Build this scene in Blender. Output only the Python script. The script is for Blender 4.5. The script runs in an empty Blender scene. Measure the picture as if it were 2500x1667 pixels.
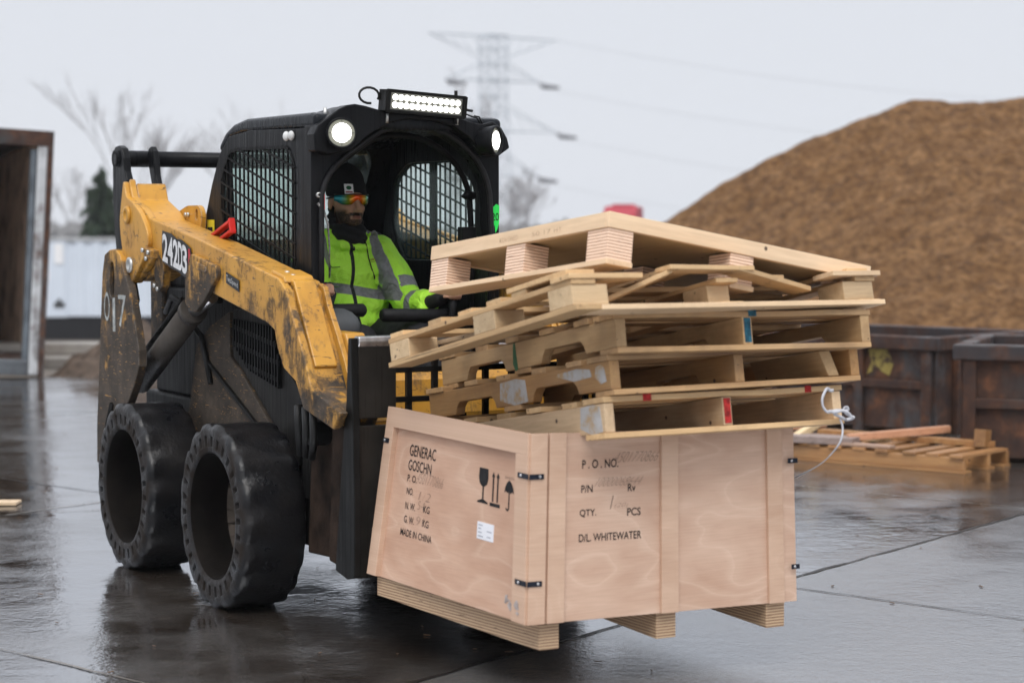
import bpy, bmesh, math, random
from mathutils import Vector, Matrix, noise
random.seed(11)
S = bpy.context.scene
COL = S.collection
rad = math.radians
V = Vector

# ------------------------------------------------------------------ frames
MF = Matrix.Translation((-0.5657, 9.1789, 0)) @ Matrix.Rotation(rad(-61), 4, 'Z')   # loader frame: x forward, -y its right hand side


def mp(u, v, z):
    return V((u, -v, z))


def wp(u, v, z):
    return MF @ mp(u, v, z)


# ------------------------------------------------------------------ mesh builder
class B:
    def __init__(self, T=None):
        self.bm = bmesh.new()
        self.T = T or Matrix.Identity(4)

    def _v(self, p):
        return self.bm.verts.new(self.T @ V(p))

    def face(self, pts, mi=0):
        f = self.bm.faces.new([self._v(p) for p in pts])
        f.material_index = mi
        return f

    def hexa(self, c, mi=0):
        vs = [self._v(p) for p in c]
        for q in ((0, 3, 2, 1), (4, 5, 6, 7), (0, 1, 5, 4), (1, 2, 6, 5), (2, 3, 7, 6), (3, 0, 4, 7)):
            f = self.bm.faces.new([vs[i] for i in q])
            f.material_index = mi
        return self

    def box(self, a, b, mi=0, R=None):
        x0, y0, z0 = a
        x1, y1, z1 = b
        c = [V(p) for p in ((x0, y0, z0), (x1, y0, z0), (x1, y1, z0), (x0, y1, z0), (x0, y0, z1), (x1, y0, z1), (x1, y1, z1), (x0, y1, z1))]
        if R is not None:
            c = [R @ p for p in c]
        return self.hexa(c, mi)

    def bar(self, p, q, w, h, up=(0, 0, 1), mi=0):
        p, q = V(p), V(q)
        d = (q - p).normalized()
        s = d.cross(V(up))
        if s.length < 1e-5:
            s = d.cross(V((1, 0, 0)))
        s.normalize()
        n = s.cross(d)
        s *= w / 2
        n *= h / 2
        return self.hexa([p - s - n, p + s - n, q + s - n, q - s - n, p - s + n, p + s + n, q + s + n, q - s + n], mi)

    def prism(self, poly, f, mi=0):
        """poly: 2D points; f(a, b, k): k=0 near cap, 1 far cap"""
        n = len(poly)
        a = [self._v(f(p[0], p[1], 0)) for p in poly]
        b = [self._v(f(p[0], p[1], 1)) for p in poly]
        fa = self.bm.faces.new(a)
        fb = self.bm.faces.new(b[::-1])
        fa.material_index = fb.material_index = mi
        for i in range(n):
            g = self.bm.faces.new([a[i], b[i], b[(i + 1) % n], a[(i + 1) % n]])
            g.material_index = mi
        return self

    def side(self, poly, v0, v1, mi=0):
        """profile in the loader's (u, z), thick from v0 to v1"""
        return self.prism(poly, lambda a, b, k: mp(a, v1 if k else v0, b), mi)

    def tube(self, pts, r, n=10, mi=0, cap=True):
        pts = [V(p) for p in pts]
        rs = r if isinstance(r, (list, tuple)) else [r] * len(pts)
        rings = []
        t0 = (pts[1] - pts[0]).normalized()
        ref = V((0, 0, 1)) if abs(t0.z) < .9 else V((1, 0, 0))
        s = t0.cross(ref).normalized()
        for i, p in enumerate(pts):
            t = (pts[min(i + 1, len(pts) - 1)] - pts[max(i - 1, 0)]).normalized()
            s = (s - t * s.dot(t)).normalized()
            w = t.cross(s)
            rings.append([self._v(p + (s * math.cos(2 * math.pi * k / n) + w * math.sin(2 * math.pi * k / n)) * rs[i]) for k in range(n)])
        for a, b in zip(rings, rings[1:]):
            for k in range(n):
                f = self.bm.faces.new([a[k], a[(k + 1) % n], b[(k + 1) % n], b[k]])
                f.material_index = mi
                f.smooth = True
        if cap and n > 2:
            for rr in (rings[0][::-1], rings[-1]):
                self.bm.faces.new(rr).material_index = mi
        return self

    def lathe(self, prof, f, n=48, mi=0, smooth=True, close=False):
        """prof [(axial, radius)], f(axial, x, y)"""
        rings = []
        for ax, r in prof:
            rings.append([self._v(f(ax, r * math.cos(2 * math.pi * k / n), r * math.sin(2 * math.pi * k / n))) for k in range(n)])
        m = len(rings)
        for i in range(m if close else m - 1):
            a, b = rings[i], rings[(i + 1) % m]
            for k in range(n):
                g = self.bm.faces.new([a[k], a[(k + 1) % n], b[(k + 1) % n], b[k]])
                g.material_index = mi
                g.smooth = smooth
        return self

    def ball(self, c, r, n=12, mi=0):
        m = n // 2
        c = V(c)
        r = V(r) if not isinstance(r, (int, float)) else V((r, r, r))
        top = self._v(c + V((0, 0, r.z)))
        bot = self._v(c - V((0, 0, r.z)))
        rings = []
        for i in range(1, m):
            t = math.pi * i / m
            rings.append([self._v(c + V((r.x * math.sin(t) * math.cos(2 * math.pi * k / n), r.y * math.sin(t) * math.sin(2 * math.pi * k / n), r.z * math.cos(t)))) for k in range(n)])
        fs = []
        for k in range(n):
            fs.append(self.bm.faces.new([top, rings[0][k], rings[0][(k + 1) % n]]))
            fs.append(self.bm.faces.new([rings[-1][k], bot, rings[-1][(k + 1) % n]]))
            for a, b in zip(rings, rings[1:]):
                fs.append(self.bm.faces.new([a[k], b[k], b[(k + 1) % n], a[(k + 1) % n]]))
        for f in fs:
            f.smooth = True
            f.material_index = mi
        return self

    def build(self, name, m, parent=None, bevel=0, seg=2, smooth=None, label=None, recalc=True):
        if recalc:
            bmesh.ops.recalc_face_normals(self.bm, faces=self.bm.faces)
        me = bpy.data.meshes.new(name)
        self.bm.to_mesh(me)
        self.bm.free()
        for x in (m if isinstance(m, (list, tuple)) else [m]):
            me.materials.append(x)
        if smooth:
            for p in me.polygons:
                p.use_smooth = True
        o = bpy.data.objects.new(name, me)
        COL.objects.link(o)
        if parent:
            o.parent = parent
        if bevel:
            md = o.modifiers.new('edge', 'BEVEL')
            md.width = bevel
            md.segments = seg
            md.limit_method = 'ANGLE'
            md.angle_limit = rad(38)
        if label:
            o['label'] = label
        return o


def tag(o, label, cat, group=None, kind=None):
    if label: o['label'] = label
    if cat: o['category'] = cat
    if group: o['group'] = group
    if kind: o['kind'] = kind
    return o


def thing(name, label, cat, M=None, group=None):
    o = bpy.data.objects.new(name, None)
    o.empty_display_size = .2
    COL.objects.link(o)
    if M is not None:
        o.matrix_world = M
    return tag(o, label, cat, group)


def struct(o):
    o['kind'] = 'structure'
    return o


def dup(o, parent=None, M=None):
    c = o.copy()
    COL.objects.link(c)
    if parent is not None:
        c.parent = parent
    if M is not None:
        c.matrix_basis = M
    for ch in [x for x in o.children]:
        dup(ch, c)
    return c


def text_mesh(body, spacing=1.0, offset=0.0, depth=0.0):
    cu = bpy.data.curves.new('txt', 'FONT')
    cu.body = body
    cu.space_character = spacing
    cu.offset = offset
    cu.extrude = depth
    cu.resolution_u = 4
    o = bpy.data.objects.new('txt', cu)
    COL.objects.link(o)
    dg = bpy.context.evaluated_depsgraph_get()
    me = bpy.data.meshes.new_from_object(o.evaluated_get(dg))
    bpy.data.objects.remove(o)
    bpy.data.curves.remove(cu)
    return me


def lettering(lines, f, m, parent, name='lettering', shear=0.0):
    """lines: (text, s0, s1, t0, t1[, offset]); each text is fitted to its rectangle and laid on the surface by f(s, t)"""
    bm = bmesh.new()
    for ln in lines:
        off = ln[5] if len(ln) > 5 else 0.0
        sh = ln[6] if len(ln) > 6 else shear
        me = text_mesh(ln[0], offset=off)
        xs = [v.co.x for v in me.vertices]
        ys = [v.co.y for v in me.vertices]
        x0, x1, y0, y1 = min(xs), max(xs), min(ys), max(ys)
        vs = []
        for v in me.vertices:
            a = (v.co.x - x0) / (x1 - x0)
            b = (v.co.y - y0) / max(1e-6, y1 - y0)
            vs.append(bm.verts.new(f(ln[1] + (ln[2] - ln[1]) * a + sh * (b - .5), ln[3] + (ln[4] - ln[3]) * b)))
        for p in me.polygons:
            try:
                bm.faces.new([vs[i] for i in p.vertices])
            except ValueError:
                pass
        bpy.data.meshes.remove(me)
    me = bpy.data.meshes.new(name)
    bm.to_mesh(me)
    bm.free()
    me.materials.append(m)
    o = bpy.data.objects.new(name, me)
    COL.objects.link(o)
    o.parent = parent
    return o


# ------------------------------------------------------------------ materials
class N:
    def __init__(self, name):
        self.m = bpy.data.materials.new(name)
        self.m.use_nodes = True
        self.t = self.m.node_tree
        self.p = self.t.nodes['Principled BSDF']
        self._c = None

    def n(self, typ, **kw):
        x = self.t.nodes.new(typ)
        for k, v in kw.items():
            setattr(x, k, v)
        return x

    def l(self, a, b):
        self.t.links.new(a, b)

    def s(self, sock, val):
        if hasattr(val, 'is_output') or isinstance(val, bpy.types.NodeSocket):
            self.l(val, sock)
        elif isinstance(val, (tuple, list)) and len(val) == 3 and sock.type == 'RGBA':
            sock.default_value = (*val, 1)
        else:
            sock.default_value = val

    def obj(self):
        if not self._c:
            self._c = self.n('ShaderNodeTexCoord')
        return self._c.outputs['Object']

    def geo(self):
        return self.n('ShaderNodeNewGeometry').outputs['Position']

    def map(self, co, scale=(1, 1, 1), loc=(0, 0, 0), rot=(0, 0, 0)):
        x = self.n('ShaderNodeMapping')
        self.l(co, x.inputs['Vector'])
        x.inputs['Scale'].default_value = scale
        x.inputs['Location'].default_value = loc
        x.inputs['Rotation'].default_value = rot
        return x.outputs['Vector']

    def noise(self, co, scale, detail=4, rough=.55, dist=0.0):
        x = self.n('ShaderNodeTexNoise')
        self.l(co, x.inputs['Vector'])
        x.inputs['Scale'].default_value = scale
        x.inputs['Detail'].default_value = detail
        x.inputs['Roughness'].default_value = rough
        x.inputs['Distortion'].default_value = dist
        return x.outputs['Fac']

    def wave(self, co, scale, dist=2.0, detail=2, dscale=1.0, typ='BANDS', direction='X', prof='SIN'):
        x = self.n('ShaderNodeTexWave', wave_type=typ, wave_profile=prof)
        if typ == 'BANDS':
            x.bands_direction = direction
        else:
            x.rings_direction = direction
        self.l(co, x.inputs['Vector'])
        x.inputs['Scale'].default_value = scale
        x.inputs['Distortion'].default_value = dist
        x.inputs['Detail'].default_value = detail
        x.inputs['Detail Scale'].default_value = dscale
        return x.outputs['Fac']

    def ramp(self, fac, stops):
        x = self.n('ShaderNodeValToRGB')
        self.l(fac, x.inputs['Fac'])
        e = x.color_ramp.elements
        while len(e) < len(stops):
            e.new(.5)
        for i, (p, c) in enumerate(stops):
            e[i].position = p
            e[i].color = (*c, 1) if isinstance(c, (tuple, list)) else (c, c, c, 1)
        return x.outputs['Color']

    def mix(self, fac, a, b, typ='MIX'):
        x = self.n('ShaderNodeMix', data_type='RGBA', blend_type=typ)
        self.s(x.inputs[0], fac)
        self.s(x.inputs[6], a)
        self.s(x.inputs[7], b)
        return x.outputs[2]

    def math(self, op, a, b=0.0, clamp=False):
        x = self.n('ShaderNodeMath', operation=op, use_clamp=clamp)
        self.s(x.inputs[0], a)
        self.s(x.inputs[1], b)
        return x.outputs[0]

    def sep(self, co):
        x = self.n('ShaderNodeSeparateXYZ')
        self.l(co, x.inputs[0])
        return x.outputs

    def rnd(self):
        return self.n('ShaderNodeObjectInfo').outputs['Random']

    def attr(self, name):
        return self.n('ShaderNodeAttribute', attribute_name=name).outputs['Fac']

    def bump(self, h, strength=.3, dist=.01):
        x = self.n('ShaderNodeBump')
        self.l(h, x.inputs['Height'])
        x.inputs['Strength'].default_value = strength
        x.inputs['Distance'].default_value = dist
        self.l(x.outputs[0], self.p.inputs['Normal'])

    def out(self, color=None, rough=None, metal=None, spec=None, coat=None):
        for k, v in (('Base Color', color), ('Roughness', rough), ('Metallic', metal), ('Specular IOR Level', spec), ('Coat Weight', coat)):
            if v is not None:
                self.s(self.p.inputs[k], v)
        return self.m


def plain(name, c, rough=.5, metal=0.0, var=.25, scale=8.0, bump=0.0, spec=.25):
    n = N(name)
    f = n.noise(n.obj(), scale, 5)
    lo = tuple(x * (1 - var) for x in c)
    hi = tuple(min(1, x * (1 + var)) for x in c)
    col = n.ramp(f, [(.3, lo), (.7, hi)])
    if bump:
        n.bump(n.noise(n.obj(), scale * 6, 4), bump, .004)
    rr = n.ramp(n.noise(n.obj(), scale * 1.7, 3), [(.3, max(0, rough - .08)), (.7, min(1, rough + .1))])
    return n.out(col, rr, metal, spec)


def emit(name, c, s):
    n = N(name)
    n.p.inputs['Base Color'].default_value = (*c, 1)
    n.p.inputs['Emission Color'].default_value = (*c, 1)
    n.p.inputs['Emission Strength'].default_value = s
    return n.m


def m_yellow(name, mud=.0, muddir=0.0):
    """machine yellow with scratches; mud>0 cakes it with brown dirt, thicker low down"""
    n = N(name)
    co = n.obj()
    base = n.ramp(n.noise(co, 3, 4), [(.3, (.43, .205, .026)), (.7, (.56, .285, .040))])
    # vertical rain streaks
    st = n.noise(n.map(co, (30, 30, 1.6)), 1, 4)
    base = n.mix(n.math('MULTIPLY', n.ramp(st, [(.5, 0.0), (.75, 1.0)]), .35), base, (.27, .12, .02))
    # grime patches
    g = n.noise(co, 5.5, 8, .68)
    z = n.sep(co)[2]
    h = n.math('MULTIPLY', n.math('SUBTRACT', 1.45, z), .55 * muddir)
    k = n.math('ADD', n.math('ADD', g, h), mud - .10)
    mk = n.ramp(k, [(.42, 0.0), (.66, 1.0)])
    fine = n.noise(n.map(co, (22, 22, 9)), 1, 6, .7)
    mk2 = n.mix(.55, mk, n.ramp(n.math('ADD', fine, n.math('SUBTRACT', k, .5)), [(.46, 0.0), (.6, 1.0)]))
    mudc = n.ramp(n.noise(co, 9, 8, .7), [(.28, (.016, .012, .009)), (.5, (.044, .033, .024)), (.72, (.088, .065, .047))])
    # scrapes that show the paint again through the mud
    for rr_, th in (((.2, .5, .1), .66), ((.9, .1, .6), .68)):
        scr = n.noise(n.map(co, (5, 5, 55), rot=rr_), 1.6, 4, .5, 2.2)
        mk2 = n.math('MULTIPLY', mk2, n.ramp(scr, [(th, 1.0), (th + .03, .25)]))
    col = n.mix(mk2, base, mudc)
    # scratches: thin dark marks
    sc = n.noise(n.map(co, (9, 9, 40), rot=(.3, .9, .2)), 1.5, 3, .4, 1.5)
    col = n.mix(n.ramp(sc, [(.66, 0.0), (.70, .75)]), col, (.05, .032, .02))
    # worn edges: paint chipped to dark steel along the corners
    bv_ = n.n('ShaderNodeBevel', samples=4)
    bv_.inputs['Radius'].default_value = .014
    gm = n.n('ShaderNodeNewGeometry')
    dt = n.n('ShaderNodeVectorMath', operation='DOT_PRODUCT')
    n.l(bv_.outputs[0], dt.inputs[0])
    n.l(gm.outputs['Normal'], dt.inputs[1])
    edge = n.ramp(n.math('ADD', n.math('SUBTRACT', 1.0, dt.outputs['Value']), n.math('MULTIPLY', n.math('SUBTRACT', n.noise(co, 26, 4, .6), .5), .35)), [(.10, 0.0), (.20, 1.0)])
    chip = n.ramp(n.noise(co, 40, 3), [(.4, (.05, .038, .03)), (.62, (.30, .27, .25))])
    col = n.mix(n.math('MULTIPLY', edge, .85), col, chip)
    rough = n.mix(mk2, (.38, .38, .38), (.75, .75, .75))
    n.bump(n.math('ADD', n.math('MULTIPLY', mk2, 1.0), n.math('MULTIPLY', fine, .6)), .35, .003)
    return n.out(col, rough, 0, .32)


def m_black(name, c=(.0060, .0063, .0072), rough=.38, streak=1.0):
    n = N(name)
    co = n.obj()
    st = n.noise(n.map(co, (70, 70, 2.2)), 1, 5, .6)
    sp = n.noise(co, 60, 2)
    col = n.ramp(n.noise(co, 6, 5), [(.3, tuple(x * .7 for x in c)), (.75, tuple(x * 1.7 for x in c))])
    col = n.mix(n.math('MULTIPLY', n.ramp(st, [(.58, 0.0), (.75, 1.0)]), .22 * streak), col, (.035, .035, .037))
    rg = n.ramp(st, [(.35, rough - .16), (.65, rough + .14)])
    n.bump(n.math('ADD', n.math('MULTIPLY', st, streak), n.math('MULTIPLY', sp, .5)), .25, .0025)
    return n.out(col, rg, 0, .10)


def m_wood(name, lo, hi, axis='X', dirt=.3, scale=1.0, rough=.6, grain=1.0, stain=(.13, .085, .05)):
    """sawn boards: grain runs along AXIS of the object"""
    n = N(name)
    co = n.obj()
    r = n.rnd()
    k = n.n('ShaderNodeCombineXYZ')
    n.l(n.math('MULTIPLY', r, 37.0), k.inputs[0])
    n.l(n.math('MULTIPLY', r, 91.0), k.inputs[1])
    n.l(n.math('MULTIPLY', r, 53.0), k.inputs[2])
    ad = n.n('ShaderNodeVectorMath', operation='ADD')
    n.l(co, ad.inputs[0])
    n.l(k.outputs[0], ad.inputs[1])
    co2 = ad.outputs[0]
    sc = {'X': (1.2, 16, 16), 'Y': (16, 1.2, 16), 'Z': (16, 16, 1.2)}[axis]
    sc = tuple(s * scale for s in sc)
    g1 = n.noise(n.map(co2, sc), 1.6, 5, .6, .6)
    g2 = n.noise(n.map(co2, tuple(s * 5 for s in sc)), 1.5, 3)
    col = n.ramp(g1, [(.25, lo), (.5, tuple((a + b) / 2 for a, b in zip(lo, hi))), (.78, hi)])
    col = n.mix(n.math('MULTIPLY', n.ramp(g2, [(.35, 0.0), (.7, 1.0)]), .28 * grain), col, tuple(x * .62 for x in lo))
    # tone per board
    tone = n.ramp(r, [(0, .66), (1, 1.14)])
    col = n.mix(1.0, col, tone, 'MULTIPLY')
    # dirt, knots, wet patches
    d = n.noise(co2, 5, 6, .65)
    col = n.mix(n.math('MULTIPLY', n.ramp(d, [(.5, 0.0), (.72, 1.0)]), dirt), col, stain)
    kn = n.n('ShaderNodeTexVoronoi')
    n.l(n.map(co2, tuple(s * .5 for s in sc)), kn.inputs['Vector'])
    kn.inputs['Scale'].default_value = .55
    col = n.mix(n.ramp(kn.outputs['Distance'], [(.03, .8), (.09, 0.0)]), col, (.12, .06, .03))
    # silvery weathering, splits along the grain, rusty nail heads
    gw = n.noise(co2, 2.3, 4, .6)
    col = n.mix(n.math('MULTIPLY', n.ramp(gw, [(.48, 0.0), (.68, 1.0)]), dirt * .5), col, (.28, .215, .15))
    spl = n.noise(n.map(co2, tuple(s * (.55 if s < 3 else 2.6) for s in sc)), 1.4, 2, .4)
    col = n.mix(n.ramp(spl, [(.70, 0.0), (.735, .8)]), col, (.05, .03, .018))
    nl = n.n('ShaderNodeTexVoronoi')
    n.l(co2, nl.inputs['Vector'])
    nl.inputs['Scale'].default_value = 9.0
    col = n.mix(n.ramp(nl.outputs['Distance'], [(.055, .9), (.085, 0.0)]), col, (.045, .022, .014))
    n.bump(n.math('ADD', g1, n.math('MULTIPLY', g2, .5)), .3, .002)
    return n.out(col, n.ramp(g1, [(.2, rough - .1), (.8, rough + .12)]), 0, .4)


def m_ply(name, lo, hi, pitch=.006):
    """edge of laminated plywood: layers stacked in z"""
    n = N(name)
    co = n.obj()
    z = n.map(co, (.6, .6, 1))
    w = n.wave(z, .32 / pitch, .6, 2, 2.0, 'BANDS', 'Z', 'SIN')
    col = n.ramp(w, [(.1, lo), (.45, hi), (.9, tuple(min(1, x * 1.08) for x in hi))])
    gaps = n.noise(n.map(co, (9, 9, 160)), 1, 4)
    col = n.mix(n.ramp(gaps, [(.63, 0.0), (.68, .8)]), col, (.10, .05, .03))
    n.bump(w, .3, .002)
    return n.out(col, .65, 0, .4)


def m_veneer(name, axis, lo=(.44, .262, .175), hi=(.60, .40, .288), swirl=1.0, off=(0, 0, 0), lines=.32):
    """rotary cut plywood face with cathedral figure; the sheet lies across AXIS"""
    n = N(name)
    co = n.map(n.obj(), (1, 1, 1), off)
    x, y, z = n.sep(co)
    a = y if axis == 'X' else x
    k = n.n('ShaderNodeCombineXYZ')
    n.l(n.math('MULTIPLY', a, 1.0), k.inputs[0])
    n.l(n.math('MULTIPLY', z, 2.6), k.inputs[1])
    uv = k.outputs[0]
    big = n.noise(uv, 1.35, 2, .4, .5)
    cont = n.math('FRACT', n.math('MULTIPLY', big, 15.0 * swirl))
    line = n.ramp(cont, [(.0, 1.0), (.16, .25), (.6, .0), (1.0, .55)])
    fine = n.noise(n.map(uv, (6, 60, 1)), 1.2, 4)
    col = n.ramp(n.noise(uv, 2.2, 4), [(.3, lo), (.7, hi)])
    col = n.mix(n.math('MULTIPLY', line, lines), col, (.76, .57, .44))
    col = n.mix(n.math('MULTIPLY', n.ramp(fine, [(.4, 0.0), (.75, 1.0)]), .22), col, tuple(q * .62 for q in lo))
    red = n.noise(n.obj(), 9, 5, .7)
    col = n.mix(n.ramp(red, [(.70, 0.0), (.80, .30)]), col, (.42, .12, .07))
    n.bump(n.math('ADD', fine, line), .12, .001)
    return n.out(col, .62, 0, .35)


def m_rust(name, paint=(.05, .055, .06), k=.5, seed=0.0):
    n = N(name)
    co = n.map(n.obj(), (1, 1, 1), (seed, seed * .7, 0))
    p = n.noise(co, 2.6, 8, .68)
    st = n.noise(n.map(co, (7, 7, 1.0)), 1, 5, .6)
    rust = n.ramp(n.noise(co, 9, 6), [(.3, (.020, .010, .008)), (.55, (.052, .022, .012)), (.8, (.135, .052, .021))])
    f = n.ramp(n.math('ADD', n.math('MULTIPLY', p, .6), n.math('MULTIPLY', st, .4)), [(k - .07, 0.0), (k + .06, 1.0)])
    col = n.mix(f, n.mix(n.noise(co, 4, 3), paint, tuple(x * 2.2 for x in paint)), rust)
    n.bump(n.noise(co, 30, 5), .3, .004)
    return n.out(col, n.mix(f, (.4, .4, .4), (.8, .8, .8)), 0, .4)


YEL = m_yellow('machine yellow', .0, .0)
YELM = m_yellow('machine yellow spattered', .03, .66)
YELD = m_yellow('machine yellow caked with mud', .17, .75)
MUD = m_yellow('caked mud', .30, .75)
BLK = m_black('black machine paint')
BLKD = m_black('matt black plate', (.005, .005, .0052), .5, .5)
FRAMEBLK = m_black('worn black steel', (.007, .0068, .0065), .42, .7)
RUB = None
SILV = plain('worn bare steel', (.42, .42, .43), .35, .9, .3, 30)
ZINC = plain('zinc bolt', (.5, .5, .48), .35, .8, .2, 30)
REDP = plain('red paint', (.55, .025, .02), .4, 0, .2)
GREYPL = plain('grey plastic', (.085, .09, .095), .55)
FOAM = plain('black foam', (.010, .010, .011), .6, 0, .3, 30, .2)
WIRE = plain('black cable', (.012, .012, .012), .45)
LED = emit('lit lamp lens', (1.0, 1.0, .93), 9.0)
LEDR = emit('lamp lens rim', (1.0, 1.0, .80), .14)
LEDR.node_tree.nodes['Principled BSDF'].inputs['Base Color'].default_value = (.12, .12, .10, 1)
LEDS = emit('lit diode', (1.0, 1.0, .92), 3.0)
REFL = plain('lamp reflector', (.16, .16, .14), .45, .3, .05)
INK = plain('stencil ink', (.012, .011, .012), .7, 0, .5, 40)
PENCIL = plain('marker handwriting', (.20, .135, .10), .7)
WHITE = plain('white paint', (.78, .78, .79), .5, 0, .06)
STICK = plain('white sticker', (.72, .72, .75), .45, 0, .05)
GREEN = plain('green sticker', (.03, .72, .10), .45, 0, .1)
TAPE = plain('grey reflective tape', (.20, .20, .21), .5, 0, .15, 25)


def m_rubber():
    n = N('wet tyre rubber')
    co = n.obj()
    m = n.noise(co, 7, 6, .65)
    # mud clings to the side wall (a band of radius), the tread runs wet and bare
    x, y, z = n.sep(co)
    r2 = n.math('ADD', n.math('MULTIPLY', x, x), n.math('MULTIPLY', z, z))
    band = n.ramp(r2, [(.135, 1.0), (.15, .25)])
    k = n.math('MULTIPLY', n.ramp(m, [(.38, 0.0), (.6, 1.0)]), band)
    col = n.mix(k, (.0045, .0047, .0058), (.022, .017, .014))
    n.bump(n.noise(co, 45, 5), .5, .006)
    return n.out(col, n.mix(k, (.27, .27, .27), (.75, .75, .75)), 0, n.mix(k, (.34, .34, .34), (.08, .08, .08)))


RUB = m_rubber()


def m_glass(name, c, alpha):
    n = N(name)
    tr = n.n('ShaderNodeBsdfTransparent')
    tr.inputs[0].default_value = (*c, 1)
    gl = n.n('ShaderNodeBsdfGlossy')
    gl.inputs['Roughness'].default_value = .08
    df = n.n('ShaderNodeBsdfDiffuse')
    df.inputs[0].default_value = (.30, .37, .35, 1)
    lw = n.n('ShaderNodeLayerWeight')
    lw.inputs[0].default_value = .5
    fr = n.ramp(lw.outputs['Facing'], [(.45, .03), (.80, .14), (1.0, .7)])
    m1 = n.n('ShaderNodeMixShader')
    sm = n.noise(n.map(n.obj(), (20, 20, 3)), 1.0, 4)
    n.l(n.ramp(sm, [(.3, alpha * .7), (.75, min(1, alpha * 1.4))]), m1.inputs[0])
    n.l(tr.outputs[0], m1.inputs[1])
    n.l(df.outputs[0], m1.inputs[2])
    m2 = n.n('ShaderNodeMixShader')
    n.l(fr, m2.inputs[0])
    n.l(m1.outputs[0], m2.inputs[1])
    n.l(gl.outputs[0], m2.inputs[2])
    n.l(m2.outputs[0], n.t.nodes['Material Output'].inputs['Surface'])
    return n.m


GLASS = m_glass('wet tinted glass', (.90, .96, .94), .09)


def plate(b, outer, holes, f, mi=0):
    """flat plate with holes; f(a, b, k) gives the point on face k"""
    loops = [outer] + list(holes)
    caps = []
    for k in (0, 1):
        allv, ed = [], []
        for lp in loops:
            vs = [b._v(f(p[0], p[1], k)) for p in lp]
            allv.append(vs)
            for i in range(len(vs)):
                ed.append(b.bm.edges.new((vs[i], vs[(i + 1) % len(vs)])))
        r = bmesh.ops.triangle_fill(b.bm, use_beauty=True, edges=ed)
        for g in r['geom']:
            if isinstance(g, bmesh.types.BMFace):
                g.material_index = mi
        caps.append(allv)
    for va, vb in zip(*caps):
        for i in range(len(va)):
            j = (i + 1) % len(va)
            b.bm.faces.new([va[i], va[j], vb[j], vb[i]]).material_index = mi
    return b


def clip(poly, p, d):
    """parameters where the line p + t d crosses the polygon"""
    ts = []
    for i in range(len(poly)):
        a, c = poly[i], poly[(i + 1) % len(poly)]
        ex, ey = c[0] - a[0], c[1] - a[1]
        det = d[0] * -ey + ex * d[1]
        if abs(det) < 1e-9:
            continue
        rx, ry = a[0] - p[0], a[1] - p[1]
        t = (rx * -ey + ex * ry) / det
        s = (d[0] * ry - d[1] * rx) / det
        if 0 <= s < 1:
            ts.append(t)
    ts.sort()
    return list(zip(ts[::2], ts[1::2]))


def rounded(poly, r=.03, n=4):
    out = []
    m = len(poly)
    for i in range(m):
        p = V((*poly[i], 0))
        a = V((*poly[i - 1], 0)) - p
        c = V((*poly[(i + 1) % m], 0)) - p
        k = min(r, a.length * .45, c.length * .45)
        q0, q1 = p + a.normalized() * k, p + c.normalized() * k
        for j in range(n + 1):
            t = j / n
            q = q0 * (1 - t) ** 2 + p * 2 * t * (1 - t) + q1 * t * t
            out.append((q.x, q.y))
    return out


# ================================================================== the loader
RUSTY = plain('dark rusty frame', (.022, .014, .010), .8, 0, .9, 7, .5, .08)
L = thing('skid_steer_loader', 'mud spattered yellow and black skid steer loader carrying a crate and pallets', 'loader', MF)

# ---- chassis
b = B()
b.box((-1.95, -.46, .26), (.62, .46, .80))
b.box((-1.84, -.44, .80), (-.95, .44, 1.34))
b.box((-1.70, -.42, 1.34), (-1.02, .42, 1.52))
b.box((-1.0, -.43, .80), (-.06, .43, 1.0))
b.side([(.55, .24), (.9, .26), (.9, .52), (.72, .8), (.55, .8)], -.46, .46)
b.build('chassis', BLKD, L, .015)
b = B()
b.box((-1.87, -.46, 1.02), (-1.66, .46, 1.45))
b.build('engine_cover', YELD, L, .02)

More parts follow.
